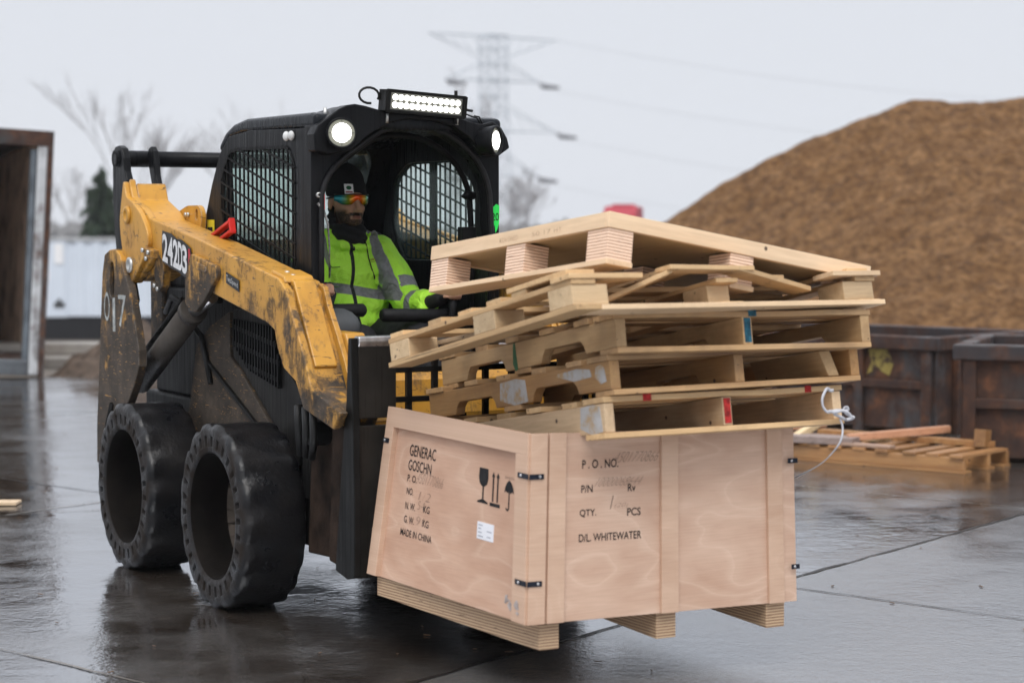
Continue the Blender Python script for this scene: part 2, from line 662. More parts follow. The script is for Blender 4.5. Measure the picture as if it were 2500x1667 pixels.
for sg in (1, -1):
    # dirty side plate with its folded lower edge
    b = B()
    b.side([(-1.30, .55), (-1.17, .80), (-1.08, 1.07), (-.90, 1.17), (-.64, 1.25), (-.64, 1.04), (-.50, .98), (-.18, .78), (.10, .60), (.1, .52)], sg * .46, sg * .50)
    b.build('side_panel', MUD, L, .008)
    b = B()
    b.side([(-.63, 1.26), (-.635, 1.04), (-.49, .97), (-.16, .775), (.12, .60), (.20, .76), (.17, .93), (.06, .99), (-.03, 1.10), (-.08, 1.20), (-.1, 1.26)], sg * .46, sg * .485)
    b.build('engine_side_cover', m_black('grimy side cover %d' % sg, (.014, .013, .012), .5, 1.0), L, .006)
    # louvre grille on it
    gp = [(-.60, 1.22), (-.60, 1.10), (-.40, .99), (-.05, .93), (-.04, 1.06), (-.12, 1.2)]
    b = B()
    x = -.58
    while x < -.05:
        for t0, t1 in clip(gp, (x, 0), (0, 1)):
            b.bar(mp(x, sg * .495, t0), mp(x, sg * .495, t1), .012, .018, (0, 1, 0))
        x += .033
    z = .96
    while z < 1.22:
        for t0, t1 in clip(gp, (0, z), (1, -.12)):
            b.bar(mp(t0, sg * .497, z - .12 * t0), mp(t1, sg * .497, z - .12 * t1), .008, .02)
        z += .075
    b.build('side_grille', BLKD, L)
    # rib running down the side plate, hoses
    b = B()
    b.bar(mp(-.95, sg * .505, 1.02), mp(.12, sg * .505, .585), .02, .018)
    b.build('side_rib', FRAMEBLK, L, .004)
    b = B()
    b.tube([mp(-1.45, sg * .52, 1.22), mp(-1.25, sg * .56, 1.30), mp(-1.05, sg * .55, 1.26), mp(-.85, sg * .54, 1.30), mp(-.7, sg * .52, 1.30)], .016, 8)
    b.build('hydraulic_hose', WIRE, L)
    b = B()
    b.tube([mp(-1.3, sg * .50, 1.10), mp(-1.1, sg * .53, 1.19), mp(-.95, sg * .52, 1.12), mp(-.86, sg * .51, .9)], .014, 8)
    b.build('hydraulic_hose', WIRE, L)

    # ---- rear upright, the tall dirty plate beside the back wheel
    b = B()
    up = [(-1.895, 0.437), (-1.89, 0.631), (-1.837, 0.97), (-1.774, 1.407), (-1.735, 1.504), (-1.652, 1.528), (-1.565, 1.533), (-1.497, 1.504), (-1.434, 1.426), (-1.361, 1.344), (-1.279, 1.183), (-1.218, 1.048), (-1.218, 0.97), (-1.284, 0.883), (-1.378, 0.789), (-1.497, 0.708), (-1.575, 0.553), (-1.61, 0.437)]
    plate(b, up, [rounded([(-1.647, 1.465), (-1.594, 1.47), (-1.58, 1.368), (-1.594, 1.29), (-1.652, 1.29), (-1.667, 1.368)], .03)], lambda a, c, k: mp(a, sg * (.742 if k else .70), c))
    upr = b.build('rear_upright', YELD, L, .006)
    b = B()
    b.box(mp(-1.69, sg * .72, 1.27), mp(-1.56, sg * .705, 1.49))
    b.build('slot_bracket', BLKD, upr)
    if sg == 1:
        # grey patch with the painted number
        fz = lambda s, t: mp(-1.775 + .40 * s - .0 * (1 - t), sg * .7435, 1.10 + .22 * t)
        lettering([('O', .08, .30, .32, .98), ('1', .42, .52, .10, .86), ('7', .64, .94, .22, .94)], fz, plain('faded grey paint', (.30, .31, .30), .7, 0, .5, 30), upr, 'painted_number')
    b = B()
    b.tube([mp(-1.62, sg * .746, .76), mp(-1.655, sg * .758, .66), mp(-1.65, sg * .762, .60)], .014, 8)
    b.build('latch', BLKD, upr)

    # ---- loader arm
    outer = [(-1.493, 1.881), (-1.478, 1.84), (-1.446, 1.79), (-1.36, 1.757), (-1.272, 1.727), (-1.196, 1.686), (-.519, 1.584), (.08, 1.482), (.415, 1.425), (.497, 1.375), (.524, 1.317), (.604, 1.213), (.683, 1.101), (.747, .989), (1.04, .915), (.963, .844), (.667, .904), (.588, 1.01), (.465, 1.056), (.396, 1.139), (.369, 1.209), (.284, 1.238), (-.342, 1.342), (-.643, 1.40), (-.997, 1.468), (-1.088, 1.517), (-1.13, 1.50), (-1.40, 1.367), (-1.43, 1.365), (-1.47, 1.40), (-1.497, 1.455), (-1.545, 1.61), (-1.56, 1.675)]
    b = B()
    b.side(outer, sg * .655, sg * .69)
    inner = [(-1.493, 1.86), (-1.45, 1.775), (-1.272, 1.715), (-1.196, 1.674), (-.519, 1.572), (.08, 1.470), (.41, 1.413), (.48, 1.37), (.505, 1.31), (.585, 1.205), (.663, 1.094), (.730, .981), (1.0, .905), (.95, .85), (.667, .908), (.592, 1.015), (.47, 1.062), (.40, 1.145), (.373, 1.215), (.284, 1.243), (-.997, 1.473), (-1.40, 1.372), (-1.54, 1.61)]
    b.side(inner, sg * .50, sg * .655)
    arm = b.build('loader_arm', YELM, L, .007)
    # raised outer rib along the inside edge of the front face
    b = B()
    b.side([(.44, 1.405), (.50, 1.39), (.545, 1.31), (.625, 1.21), (.705, 1.10), (.765, .995), (1.0, .925), (.99, .90), (.73, .975), (.66, 1.09), (.58, 1.2), (.50, 1.31)], sg * .50, sg * .525)
    b.build('rib', YEL, arm, .004)
    # bolted cover on the front face
    b = B()
    b.side([(.40, 1.43), (.47, 1.415), (.505, 1.36), (.545, 1.30), (.69, 1.075), (.672, 1.06), (.53, 1.275), (.485, 1.34), (.45, 1.39), (.39, 1.415)], sg * .545, sg * .645)
    cv = b.build('arm_cover', YEL, arm, .006)
    b = B()
    b.side([(.30, 1.46), (.43, 1.437), (.45, 1.41), (.43, 1.40), (.40, 1.40), (.30, 1.43)], sg * .54, sg * .675)
    cp = b.build('hose_cover', YEL, arm, .008)
    for du in (.345, .405):
        b = B()
        b.lathe([(0, .001), (0, .011), (-.008, .012), (-.008, .001)], lambda a, x, y: mp(du + x, sg * .62 + y, 1.463 - (du - .3) * .2 + a), 10)
        b.build('bolt', ZINC, cp)
    # cylinder mount plate welded outside
    b = B()
    b.side(rounded([(-.575, 1.522), (-.245, 1.467), (-.235, 1.42), (-.31, 1.375), (-.375, 1.325), (-.51, 1.252), (-.56, 1.255), (-.65, 1.285), (-.648, 1.40)], .03), sg * .685, sg * .712)
    mt = b.build('cylinder_mount', YELD, arm, .006)
    b = B()
    b.side(rounded([(-.49, 1.485), (-.36, 1.462), (-.36, 1.435), (-.49, 1.452)], .012), sg * .708, sg * .718)
    b.build('slot', YELD, mt, .003)
    # pivot plate at the rear with its pin
    b = B()
    pv = rounded([(-1.51, 1.88), (-1.47, 1.79), (-1.38, 1.765), (-1.26, 1.71), (-1.19, 1.655), (-1.15, 1.60), (-1.15, 1.55), (-1.20, 1.50), (-1.40, 1.36), (-1.45, 1.37), (-1.51, 1.455), (-1.565, 1.61), (-1.575, 1.68)], .03)
    b.side(pv, sg * .685, sg * .715)
    pvp = b.build('pivot_plate', YELM, arm, .006)
    for (pu, pz, pr) in ((-1.405, 1.455, .040), (-1.44, 1.70, .045)):
        b = B()
        pr2 = pr
        b.lathe([(.712, .001), (.712, pr2), (.728, pr2 * .95), (.73, pr2 * .55), (.722, pr2 * .5), (.722, .001)], lambda a, x, y: mp(pu + x, sg * a, pz + y), 24)
        b.build('pivot_pin', ZINC if pz < 1.6 else YELM, pvp)
    # small hose clamp bracket under the arm
    b = B()
    b.side([(-1.17, 1.53), (-1.08, 1.515), (-1.045, 1.45), (-1.08, 1.36), (-1.12, 1.33), (-1.17, 1.34), (-1.19, 1.42)], sg * .63, sg * .67)
    b.side([(-1.16, 1.545), (-1.06, 1.53), (-1.06, 1.49), (-1.16, 1.50)], sg * .66, sg * .735)
    br = b.build('hose_bracket', YELD, arm, .004)
    for (pu, pz) in ((-1.15, 1.53), (-1.07, 1.52), (-1.1, 1.49), (-1.165, 1.36), (-1.12, 1.345)):
        b = B()
        b.lathe([(0, .001), (0, .011), (.012, .011), (.012, .001)], lambda a, x, y: mp(pu + x, sg * (.735 if pz > 1.4 else .672) + sg * a, pz + y), 8)
        b.build('bolt', ZINC, br)
    if sg == 1:
        # model number: pale numerals in black outlines with a red slash, placed on the arm
        o_ = V(mp(-.985, .6945, 1.482))
        ex = (mp(-.60, .6945, 1.412) - o_)
        ez = V((0, 0, .135))
        place = lambda s, t, d=0.0: o_ + ex * s + ez * t + V((0, -d, 0))
        b = B()
        bg = [(-.02, -.05), (.16, -.07), (.34, -.1), (.52, -.08), (.70, -.13), (.86, -.12), (.98, .12), (1.02, .55), (.98, .95), (.84, 1.02), (.66, 1.08), (.5, 1.02), (.3, 1.10), (.12, 1.06), (-.02, 1.04), (-.04, .5)]
        b.prism(bg, lambda s, t, k: place(s, t, .002 * k))
        dc = b.build('decal', plain('decal black', (.012, .012, .014), .35), arm)
        b = B()
        b.prism([(.87, -.02), (.93, .14), (.985, .55), (.95, .92), (.90, .9), (.91, .5)], lambda s, t, k: place(s, t, .002 + .0015 * k))
        b.build('red_slash', plain('decal red', (.36, .01, .02), .35), dc)
        lettering([('2', 0, .19, .0, .98, .03), ('4', .19, .38, 0, .98, .03), ('2', .38, .56, 0, .98, .03), ('D', .56, .71, 0, .98, .03), ('3', .70, .87, -.02, .96, .03)], lambda s, t: place(s, t, .0045), plain('decal silver', (.60, .60, .60), .4, 0, .15, 30), dc)
        b = B()
        o2 = V(mp(-.165, .6945, 1.395))
        e2 = mp(-.012, .6945, 1.36) - o2
        p2 = lambda s, t, d=0.0: o2 + e2 * s + V((0, 0, .048)) * t + V((0, -d, 0))
        b.prism([(0, 0), (1, -.05), (1, 1), (0, 1)], lambda s, t, k: p2(s, t, .002 * k))
        sd = b.build('speed_decal', plain('worn black decal', (.018, .018, .018), .4, 0, .5, 60), arm)
        lettering([('Two', .05, .40, .25, .80), ('Speed', .42, .95, .15, .75)], lambda s, t: p2(s, t, .0035), plain('decal grey', (.45, .45, .45), .5), sd)
    # ---- links at the back: the two black lobes and the tube they carry
    b = B()
    lk = [(-1.765, 1.98), (-1.755, 2.02), (-1.72, 2.045), (-1.67, 2.05), (-1.62, 2.035), (-1.588, 1.985), (-1.575, 1.92), (-1.54, 1.87), (-1.59, 1.80), (-1.60, 1.70), (-1.585, 1.60), (-1.53, 1.42), (-1.50, 1.36), (-1.46, 1.28), (-1.52, 1.20), (-1.60, 1.30), (-1.72, 1.52), (-1.745, 1.62), (-1.765, 1.80)]
    b.side(lk, sg * .648, sg * .685)
    lk_o = b.build('rear_link', BLK, L, .006)
    b = B()
    b.lathe([(.684, .001), (.684, .042), (.70, .040), (.70, .024), (.69, .022), (.69, .001)], lambda a, x, y: mp(-1.69 + x, sg * a, 1.985 + y), 20)
    b.build('pin', FRAMEBLK, lk_o)
    b = B()
    b.side([(-1.645, 2.0), (-1.62, 2.035), (-1.585, 2.045), (-1.55, 2.02), (-1.53, 1.96), (-1.515, 1.90), (-1.48, 1.83), (-1.46, 1.74), (-1.55, 1.80), (-1.60, 1.90)], sg * .515, sg * .545)
    b.build('lobe_plate', BLK, L, .005)
    # ---- lift cylinder
    b = B()
    p, q = mp(-1.62, sg * .60, .86), mp(-.86, sg * .605, 1.235)
    b.tube([p, q], .058, 18)
    b.tube([q, q + (q - p).normalized() * .05], .066, 18)
    lc = b.build('lift_cylinder', m_black('oily cylinder', (.055, .048, .042), .38, .4), L)
    b = B()
    b.tube([q, mp(-.58, sg * .605, 1.32)], .03, 14)
    b.build('piston_rod', SILV, lc)
    b = B()
    b.tube([mp(-1.50, sg * .625, 1.01), mp(-.90, sg * .63, 1.30)], .013, 8)
    b.build('hydraulic_pipe', FRAMEBLK, lc)

# lock brace, the red bar hung outside the cab
b = B()
b.bar(mp(-.84, .53, 1.575), mp(-.52, .53, 1.665), .016, .034, (0, 1, 0))
b.bar(mp(-.84, .53, 1.530), mp(-.50, .53, 1.625), .016, .030, (0, 1, 0))
b.bar(mp(-.525, .53, 1.68), mp(-.505, .53, 1.61), .016, .03, (0, 1, 0))
b.build('arm_lock_brace', REDP, L, .004)
# ear plate behind the cab
b = B()
plate(b, rounded([(-1.39, 1.70), (-1.19, 1.745), (-1.03, 1.745), (-.985, 1.70), (-1.01, 1.60), (-1.3, 1.6)], .03), [rounded([(-1.075, 1.725), (-1.045, 1.725), (-1.045, 1.675), (-1.075, 1.675)], .012)], lambda a, c, k: mp(a, .50 if k else .475, c))
ear = b.build('lift_ear', YELM, L, .004)
for pu in (-1.20, -1.165):
    b = B()
    b.lathe([(0, .001), (0, .012), (.01, .012), (.01, .001)], lambda a, x, y: mp(pu + x, .50 + a, 1.70 + y), 10)
    b.build('bolt', ZINC, ear)

# tube across the back of the arms
b = B()
b.tube([mp(-1.69, .70, 1.985), mp(-1.69, .52, 1.985)], .042, 20)
b.tube([mp(-1.69, .54, 1.985), mp(-1.69, -.54, 1.985)], .040, 20)
b.tube([mp(-1.69, -.52, 1.985), mp(-1.69, -.70, 1.985)], .042, 20)
b.build('cross_tube', BLK, L)

# ---- wheels
def make_wheel():
    n, lugs = 120, 17
    bm = bmesh.new()
    prof = [(-.145, .29, 0), (-.145, .36, 0), (-.13, .385, .9), (-.095, .392, .55), (-.03, .396, .18), (.03, .396, .18), (.085, .394, .4), (.112, .392, .9), (.134, .388, 1.0), (.146, .368, .55), (.146, .352, 0), (.146, .298, 0), (.143, .280, 0), (.135, .272, 0), (.12, .270, 0)]
    rings = []
    for a, r, lg in prof:
        ring = []
        for k in range(n):
            t = k / n * lugs + (abs(a) * 3.0)
            w = .5 + .5 * math.tanh(7.0 * (math.sin(2 * math.pi * t) + .15))
            rr = r + lg * (.016 * w - .004) + .0022 * noise.noise(V((math.cos(k * .0436) * 6, math.sin(k * .0436) * 6, a * 9)))
            ring.append(bm.verts.new((rr * math.cos(2 * math.pi * k / n), -a, rr * math.sin(2 * math.pi * k / n))))
        rings.append(ring)
    hole = []
    for i in range(len(rings) - 1):
        for k in range(n):
            k2 = (k + 1) % n
            f = bm.faces.new([rings[i][k], rings[i][k2], rings[i + 1][k2], rings[i + 1][k]])
            f.smooth = True
    bm.normal_update()
    # ring of oval relief holes in the outer side wall: every fourth pair of faces
    i = 10
    bm.faces.ensure_lookup_table()
    for k in range(0, n, 4):
        fa = [bm.faces[i * n + k], bm.faces[i * n + k + 1]]
        hole.append(fa)
    for fa in hole:
        r = bmesh.ops.inset_region(bm, faces=fa, thickness=.0045, use_even_offset=True)
        e = bmesh.ops.extrude_face_region(bm, geom=fa)
        vs = [g for g in e['geom'] if isinstance(g, bmesh.types.BMVert)]
        bmesh.ops.delete(bm, geom=fa, context='FACES')
        for v in vs:
            v.co.y += .05
    bmesh.ops.recalc_face_normals(bm, faces=bm.faces)
    tb = B()
    tb.bm.free()
    tb.bm = bm
    # rim
    w = B()
    f = lambda a, x, y: V((x, -a, y))
    w.lathe([(.138, .272), (.128, .262), (.06, .252), (.0, .247), (-.05, .235), (-.06, .18), (-.045, .13), (-.04, .07), (-.01, .062), (.0, .001)], f, 64)
    w.lathe([(-.14, .285), (-.13, .262), (-.05, .235)], f, 64)
    rim_m = plain('muddy rim', (.0055, .0043, .0035), .8, 0, .8, 6, .6, .05)
    hub = w.build('wheel', rim_m, None, recalc=True)
    for k in range(8):
        q = B()
        t = 2 * math.pi * k / 8
        q.lathe([(-.05, .016), (-.022, .015), (-.02, .001)], lambda a, x, y: V((.10 * math.cos(t) + x, -a, .10 * math.sin(t) + y)), 6)
        q.build('lug_nut', FRAMEBLK, hub)
    ty = tb.build('tyre', RUB, hub, recalc=False)
    return hub


wheel0 = make_wheel()
k = 0
for u in (.008, -1.185):
    for v in (.695, -.695):
        w = wheel0 if k == 0 else dup(wheel0)
        w.parent = L
        w.matrix_basis = Matrix.Translation(mp(u, v, .396)) @ (Matrix.Rotation(math.pi, 4, 'Z') if v < 0 else Matrix.Identity(4)) @ Matrix.Rotation(.37 * k, 4, 'Y')
        k += 1

# paler brown patch over the disc of the front rim
cl = B()
rows = []
for a, r in ((-.020, .238), (-.044, .228), (-.052, .185), (-.038, .13), (-.033, .09)):
    rows.append([cl._v((r * math.cos(rad(t)), -a, r * math.sin(rad(t)))) for t in [128 + 4.0 * q + (4 * math.sin(q * 1.7 + a * 40)) for q in range(29)]])
for p_, q_ in zip(rows, rows[1:]):
    for i in range(28):
        cl.bm.faces.new([p_[i], p_[i + 1], q_[i + 1], q_[i]]).smooth = True
fw0 = [o for o in L.children if o.name.startswith('wheel')][0]
cl.build('disc_patch', plain('paler brown disc', (.075, .060, .048), .8, 0, .35, 12), fw0)

# ---- cab
b = B()
so = [(.2, 1.0), (.2, 2.06), (-.468, 2.08), (-.746, 2.062), (-.866, 1.985), (-.973, 1.84), (-1.102, 1.617), (-1.13, 1.45), (-1.0, 1.2), (-.9, 1.0)]
nw = rounded([(-.735, 1.99), (-.631, 1.999), (-.027, 1.988), (.042, 1.91), (.042, 1.32), (-.25, 1.32), (-.56, 1.50), (-.78, 1.586), (-.845, 1.709), (-.845, 1.87)], .03)
fwn = rounded([(-.81, 1.87), (-.66, 1.95), (-.155, 1.948), (.02, 1.84), (.052, 1.765), (.04, 1.485), (-.71, 1.485), (-.82, 1.65)], .05)
plate(b, so, [nw], lambda a, c, k: mp(a, .455 if k else .425, c))
plate(b, so, [fwn], lambda a, c, k: mp(a, -.455 if k else -.425, c))
# front frame with its arch
arch = [(.402, 1.562), (.401, 1.768), (.385, 1.82), (.36, 1.865), (.327, 1.903), (.28, 1.943), (.228, 1.977), (.18, 2.012), (.128, 2.043), (.08, 2.060), (.027, 2.069), (-.025, 2.072), (-.075, 2.068), (-.13, 2.058), (-.178, 2.042), (-.235, 2.012), (-.282, 1.978), (-.325, 1.935), (-.361, 1.88), (-.38, 1.835), (-.392, 1.78), (-.403, 1.588)]
plate(b, [(.457, .805), (.457, 2.07), (.40, 2.10), (-.40, 2.10), (-.457, 2.07), (-.457, .805)], [[(.402, .83)] + arch + [(-.403, .83)]], lambda a, c, k: mp(.225 if k else .15, a, c))
# rear wall with window
rw_ = rounded([(.415, 1.58), (.415, 1.97), (.36, 2.025), (-.28, 2.025), (-.33, 1.97), (-.33, 1.58)], .05)
plate(b, [(.44, 1.0), (.44, 2.05), (-.44, 2.05), (-.44, 1.0)], [rw_], lambda a, c, k: mp(-1.085 + max(0, c - 1.62) * .62 + (.0 if k else .03), a, c))
b.box(mp(-1.0, .42, 1.0), mp(-.07, -.42, 1.02))
b.build('cab_frame', BLK, L, .006)
b = B()
b.side([(.26, 2.06), (.26, 2.118), (.20, 2.128), (-.547, 2.136), (-.70, 2.118), (-.80, 2.085), (-.885, 2.025), (-.87, 1.985), (-.745, 2.055), (-.6, 2.072)], -.452, .452)
b.build('cab_roof', m_black('cab roof', (.010, .0115, .014), .26, .12), L, .035, 4)
# inner lining of the arch
b = B()
b.tube([mp(.232, .415, 1.2)] + [mp(.232, a * 1.03, 1.2 + (c - 1.2) * 1.012) for a, c in arch] + [mp(.232, -.415, 1.2)], .013, 8)
b.build('door_seal', FOAM, L)
b = B()
b.tube([mp(.10, .39, .95)] + [mp(.10, a * .95, 1.2 + (c - 1.2) * .97) for a, c in arch] + [mp(.10, -.39, .95)], .014, 8)
b.build('inner_arch', BLKD, L)


def window(poly, v, sgn, post):
    g = B()
    g.prism(poly, lambda a, c, k: mp(a, v - sgn * .012 + sgn * .005 * k, c))
    gl = g.build('window_glass', GLASS, L)
    g = B()
    x = -.87
    while x < .06:
        for t0, t1 in clip(poly, (x, 0), (0, 1)):
            if t1 - t0 > .02:
                g.bar(mp(x, v + sgn * .008, t0 - .01), mp(x, v + sgn * .008, t1 + .01), .0075, .0075, (0, 1, 0))
        x += .052
    z = 1.05
    while z < 2.1:
        for t0, t1 in clip(poly, (0, z), (1, -.25)):
            if t1 - t0 > .02:
                g.bar(mp(t0 - .012, v + sgn * .014, z - .25 * (t0 - .012)), mp(t1 + .012, v + sgn * .014, z - .25 * (t1 + .012)), .0075, .0075)
        z += .066
    n = len(poly)
    for i in range(n):
        g.bar(mp(poly[i][0], v + sgn * .008, poly[i][1]), mp(poly[(i + 1) % n][0], v + sgn * .008, poly[(i + 1) % n][1]), .014, .010, (0, 1, 0))
    g.build('window_grille', BLKD, L)
    g = B()
    for t0, t1 in clip(poly, (post, 0), (.10 if sgn > 0 else 0, -1))[:1]:
        dx = .10 if sgn > 0 else 0
        g.bar(mp(post + dx * t0, v - sgn * .004, -t0), mp(post + dx * t1, v - sgn * .004, -t1), .05, .014, (0, 1, 0))
    if g.bm.verts:
        g.build('window_post', BLK, L, .003)
    else:
        g.bm.free()


window(nw, .445, 1, -.58)
window(fwn, -.445, -1, -.39)
b = B()
b.prism(rw_, lambda a, c, k: mp(-1.072 + (c - 1.62) * .62 + .006 * k, a, c))
b.build('window_glass', GLASS, L)

# seat, lap pads, controls
b = B()
b.box(mp(-.42, .24, 1.0), mp(-.02, -.24, 1.10))
b.side([(-.38, 1.06), (-.44, 1.5), (-.50, 1.62), (-.56, 1.62), (-.56, 1.06)], -.23, .23)
b.build('seat', FOAM, L, .03, 3)
for (p, q) in ((mp(.02, .38, 1.272), mp(.02, .112, 1.270)), (mp(.04, .042, 1.247), mp(.04, -.30, 1.24))):
    b = B()
    d = (q - p).normalized()
    b.tube([p, p + d * .012, q - d * .012, q], [.022, .03, .03, .020], 16)
    b.build('lap_pad', FOAM, L)
b = B()
b.ball(mp(.06, .27, 1.20), (.10, .11, .085), 18)
b.build('control_pod', GREYPL, L)
b = B()
b.tube([mp(.12, .335, 1.20), mp(.10, .325, 1.29), mp(.08, .30, 1.35), mp(.09, .31, 1.37)], [.03, .02, .022, .014], 12)
js = b.build('joystick', FOAM, L)
b = B()
b.ball(mp(.10, .345, 1.375), .018, 10)
b.build('button', REDP, js)
b = B()
b.tube([mp(.10, -.285, 1.20), mp(.10, -.285, 1.27), mp(.10, -.285, 1.325)], [.02, .016, .024], 12)
b.ball(mp(.10, -.285, 1.33), .026, 12)
b.build('joystick', FOAM, L)

# pillar fittings
b = B()
b.lathe([(0, .012), (.012, .012), (.014, .006), (.008, .006), (.004, .001)], lambda a, x, y: mp(.225 + a, .425 + x, 1.775 + y), 14)
b.build('door_stud', ZINC, L)
b = B()
b.tube([mp(.232, .43, 1.74), mp(.235, .405, 1.71), mp(.235, .385, 1.65), mp(.235, .378, 1.55), mp(.235, .38, 1.42)], [.007, .006, .005, .004, .003], 8)
b.build('worn_edge', plain('chipped edge', (.16, .155, .15), .4, .5, .9, 60), L)
b = B()
b.box(mp(.228, .412, 1.68), mp(.234, .398, 1.78))
b.build('belt_tongue', REDP, L)
for du in (0, .055):
    b = B()
    b.ball(mp(-.035 + du, .462, 2.035), (.024, .014, .022), 12)
    b.build('marker_lamp', plain('clear lamp', (.55, .55, .54), .25), L)
b = B()
b.box(mp(-1.02, .458, 1.60), mp(-.93, .462, 1.675))
st = b.build('warning_sticker', plain('yellow sticker', (.75, .58, .03), .45), L)
b = B()
b.box(mp(-1.005, .4625, 1.612), mp(-.945, .4645, 1.640))
b.build('print', INK, st)
# number sticker on the far pillar
b = B()
sk = [(-.415, 1.70), (-.412, 1.66), (-.42, 1.632), (-.432, 1.648), (-.436, 1.612), (-.446, 1.63), (-.455, 1.66), (-.456, 1.735), (-.44, 1.742), (-.424, 1.728)]
b.prism(sk, lambda a, c, k: mp(.2265 + .001 * k, a, c))
gs = b.build('number_sticker', GREEN, L)
lettering([('20', 0, 1, 0, 1, .01)], lambda s, t: mp(.2285, -.417 - .036 * s, 1.668 + .034 * t), INK, gs)
b = B()
b.box(mp(.10, -.38, 1.55), mp(.15, -.31, 1.64))
b.build('door_latch', BLKD, L, .004)
b = B()
b.tube([mp(.12, -.385, 1.78), mp(.12, -.345, 1.785), mp(.12, -.335, 1.77)], .018, 8)
b.build('hinge_pin', BLKD, L)

# ---- hood over the front edge, lamps
b = B()
hood = [(.475, 2.03), (.455, 2.07), (.419, 2.098), (.361, 2.139), (.32, 2.157), (.283, 2.163), (.234, 2.156), (.175, 2.142), (.075, 2.134), (-.08, 2.122), (-.23, 2.113), (-.30, 2.096), (-.334, 2.093), (-.387, 2.106), (-.429, 2.079), (-.458, 2.033), (-.47, 1.99), (-.41, 1.95), (-.335, 1.955), (-.27, 2.03), (-.18, 2.083), (-.075, 2.105), (.03, 2.106), (.13, 2.083), (.225, 2.03), (.30, 1.965), (.40, 1.945), (.47, 1.96)]
b.prism(hood, lambda a, c, k: mp(.30 if k else .215, a, c))
b.prism([(.45, 2.06), (.361, 2.136), (.283, 2.16), (.2, 2.147), (-.3, 2.095), (-.44, 2.05), (-.44, 2.035), (-.3, 2.08), (.2, 2.13), (.3, 2.14), (.44, 2.045)], lambda a, c, k: mp(.218 if k else .05, a, c))
b.build('lamp_hood', BLK, L, .012, 3)


def lamp(v, z, yawd, glow):
    A = Matrix.Translation(mp(.335, v, z)) @ Matrix.Rotation(rad(yawd), 4, 'Z')
    h = B(A)
    f = lambda a, x, y: V((a, x, y))
    h.lathe([(-.10, .001), (-.10, .03), (-.06, .058), (.0, .066), (.012, .066), (.012, .058), (-.004, .056)], f, 32)
    hs = h.build('headlight', BLK, L)
    q = B(A)
    q.lathe([(.0055, .041), (.009, .025), (.010, .001)], f, 32)
    q.build('lens', glow, hs)
    q = B(A)
    q.lathe([(-.002, .0585), (.0045, .046), (.0060, .0405)], f, 32)
    q.build('lens_rim', LEDR, hs)
    for t_ in range(12):
        q = B(A)
        c_ = rad(30 * t_)
        q.bar((.0075, .043 * math.cos(c_), .043 * math.sin(c_)), (.0045, .056 * math.cos(c_), .056 * math.sin(c_)), .004, .003, (1, 0, 0))
        if t_ % 3 == 0:
            q.build('lens_rib', REFL, hs)
        else:
            q.bm.free()


lamp(.364, 2.036, -18, LED)
lamp(-.375, 2.02, 37, LED)
# light bar
A = Matrix.Translation(mp(.30, -.039, 2.172)) @ Matrix.Rotation(rad(-3.2), 4, 'X') @ Matrix.Rotation(rad(4), 4, 'Y')
b = B(A)
b.prism([(-.035, -.04), (.035, -.044), (.035, .044), (-.03, .036)], lambda a, c, k: V((a, -.187 if k else .187, c)))
b.bar((.033, -.19, .045), (.033, .19, .045), .012, .01)
b.bar((.033, -.19, -.045), (.033, .19, -.045), .012, .01)
b.box((-.037, -.196, -.045), (.04, -.182, .047))
b.box((-.037, .182, -.045), (.04, .196, .047))
for yy in (-.165, .165):
    b.box((-.01, yy - .012, -.075), (.012, yy + .012, -.04))
for k in range(9):
    b.box((-.05, -.18, -.03 + k * .008), (-.03, .18, -.027 + k * .008))
lb = b.build('light_bar', FRAMEBLK, L, .002)
led0 = None
for r in (-1, 1):
    for i in range(12):
        q = B(A)
        yy, zz = (i - 5.5) * .0275, r * .0165
        q.lathe([(.0355, .0132), (.0395, .012), (.041, .0005)], lambda a, x, y: V((a, yy + x, zz + y)), 14)
        q.build('lit_diode', LEDS, lb)
b = B(A)
b.box((.0345, -.172, -.036), (.0355, .172, .036))
b.build('reflector', REFL, lb)
for (v, z) in ((-.205, 2.235), ):
    b = B()
    b.tube([mp(.29, v, 2.19), mp(.29, v, z)], .008, 8)
    b.build('bar_bolt', FRAMEBLK, lb)
for v in (.135, -.205):
    b = B()
    b.tube([mp(.30, v, 2.085), mp(.305, v, 2.125)], .007, 8)
    b.build('bar_bolt', ZINC, lb)
b = B()
b.tube([mp(.20, .38, 2.10), mp(.20, .38, 2.15)], [.012, .007], 8)
b.build('roof_bolt', ZINC, L)
b = B()
pts = []
for k in range(15):
    t = -.5 + 2 * math.pi * k / 14 * .86
    pts.append(mp(.27, .205 - .047 * math.cos(t), 2.203 + .034 * math.sin(t)))
b.tube(pts, .0055, 8)
b.build('cable_loop', WIRE, L)
b = B()
b.tube([mp(.28, -.23, 2.165), mp(.28, -.27, 2.152), mp(.28, -.292, 2.150)], .006, 8)
b.tube([mp(.28, -.255, 2.155), mp(.28, -.26, 2.135), mp(.28, -.29, 2.125), mp(.28, -.315, 2.12), mp(.28, -.335, 2.09)], .004, 6)
b.tube([mp(.28, -.30, 2.128), mp(.28, -.325, 2.125), mp(.28, -.348, 2.085)], .004, 6)
b.build('cable', WIRE, L)

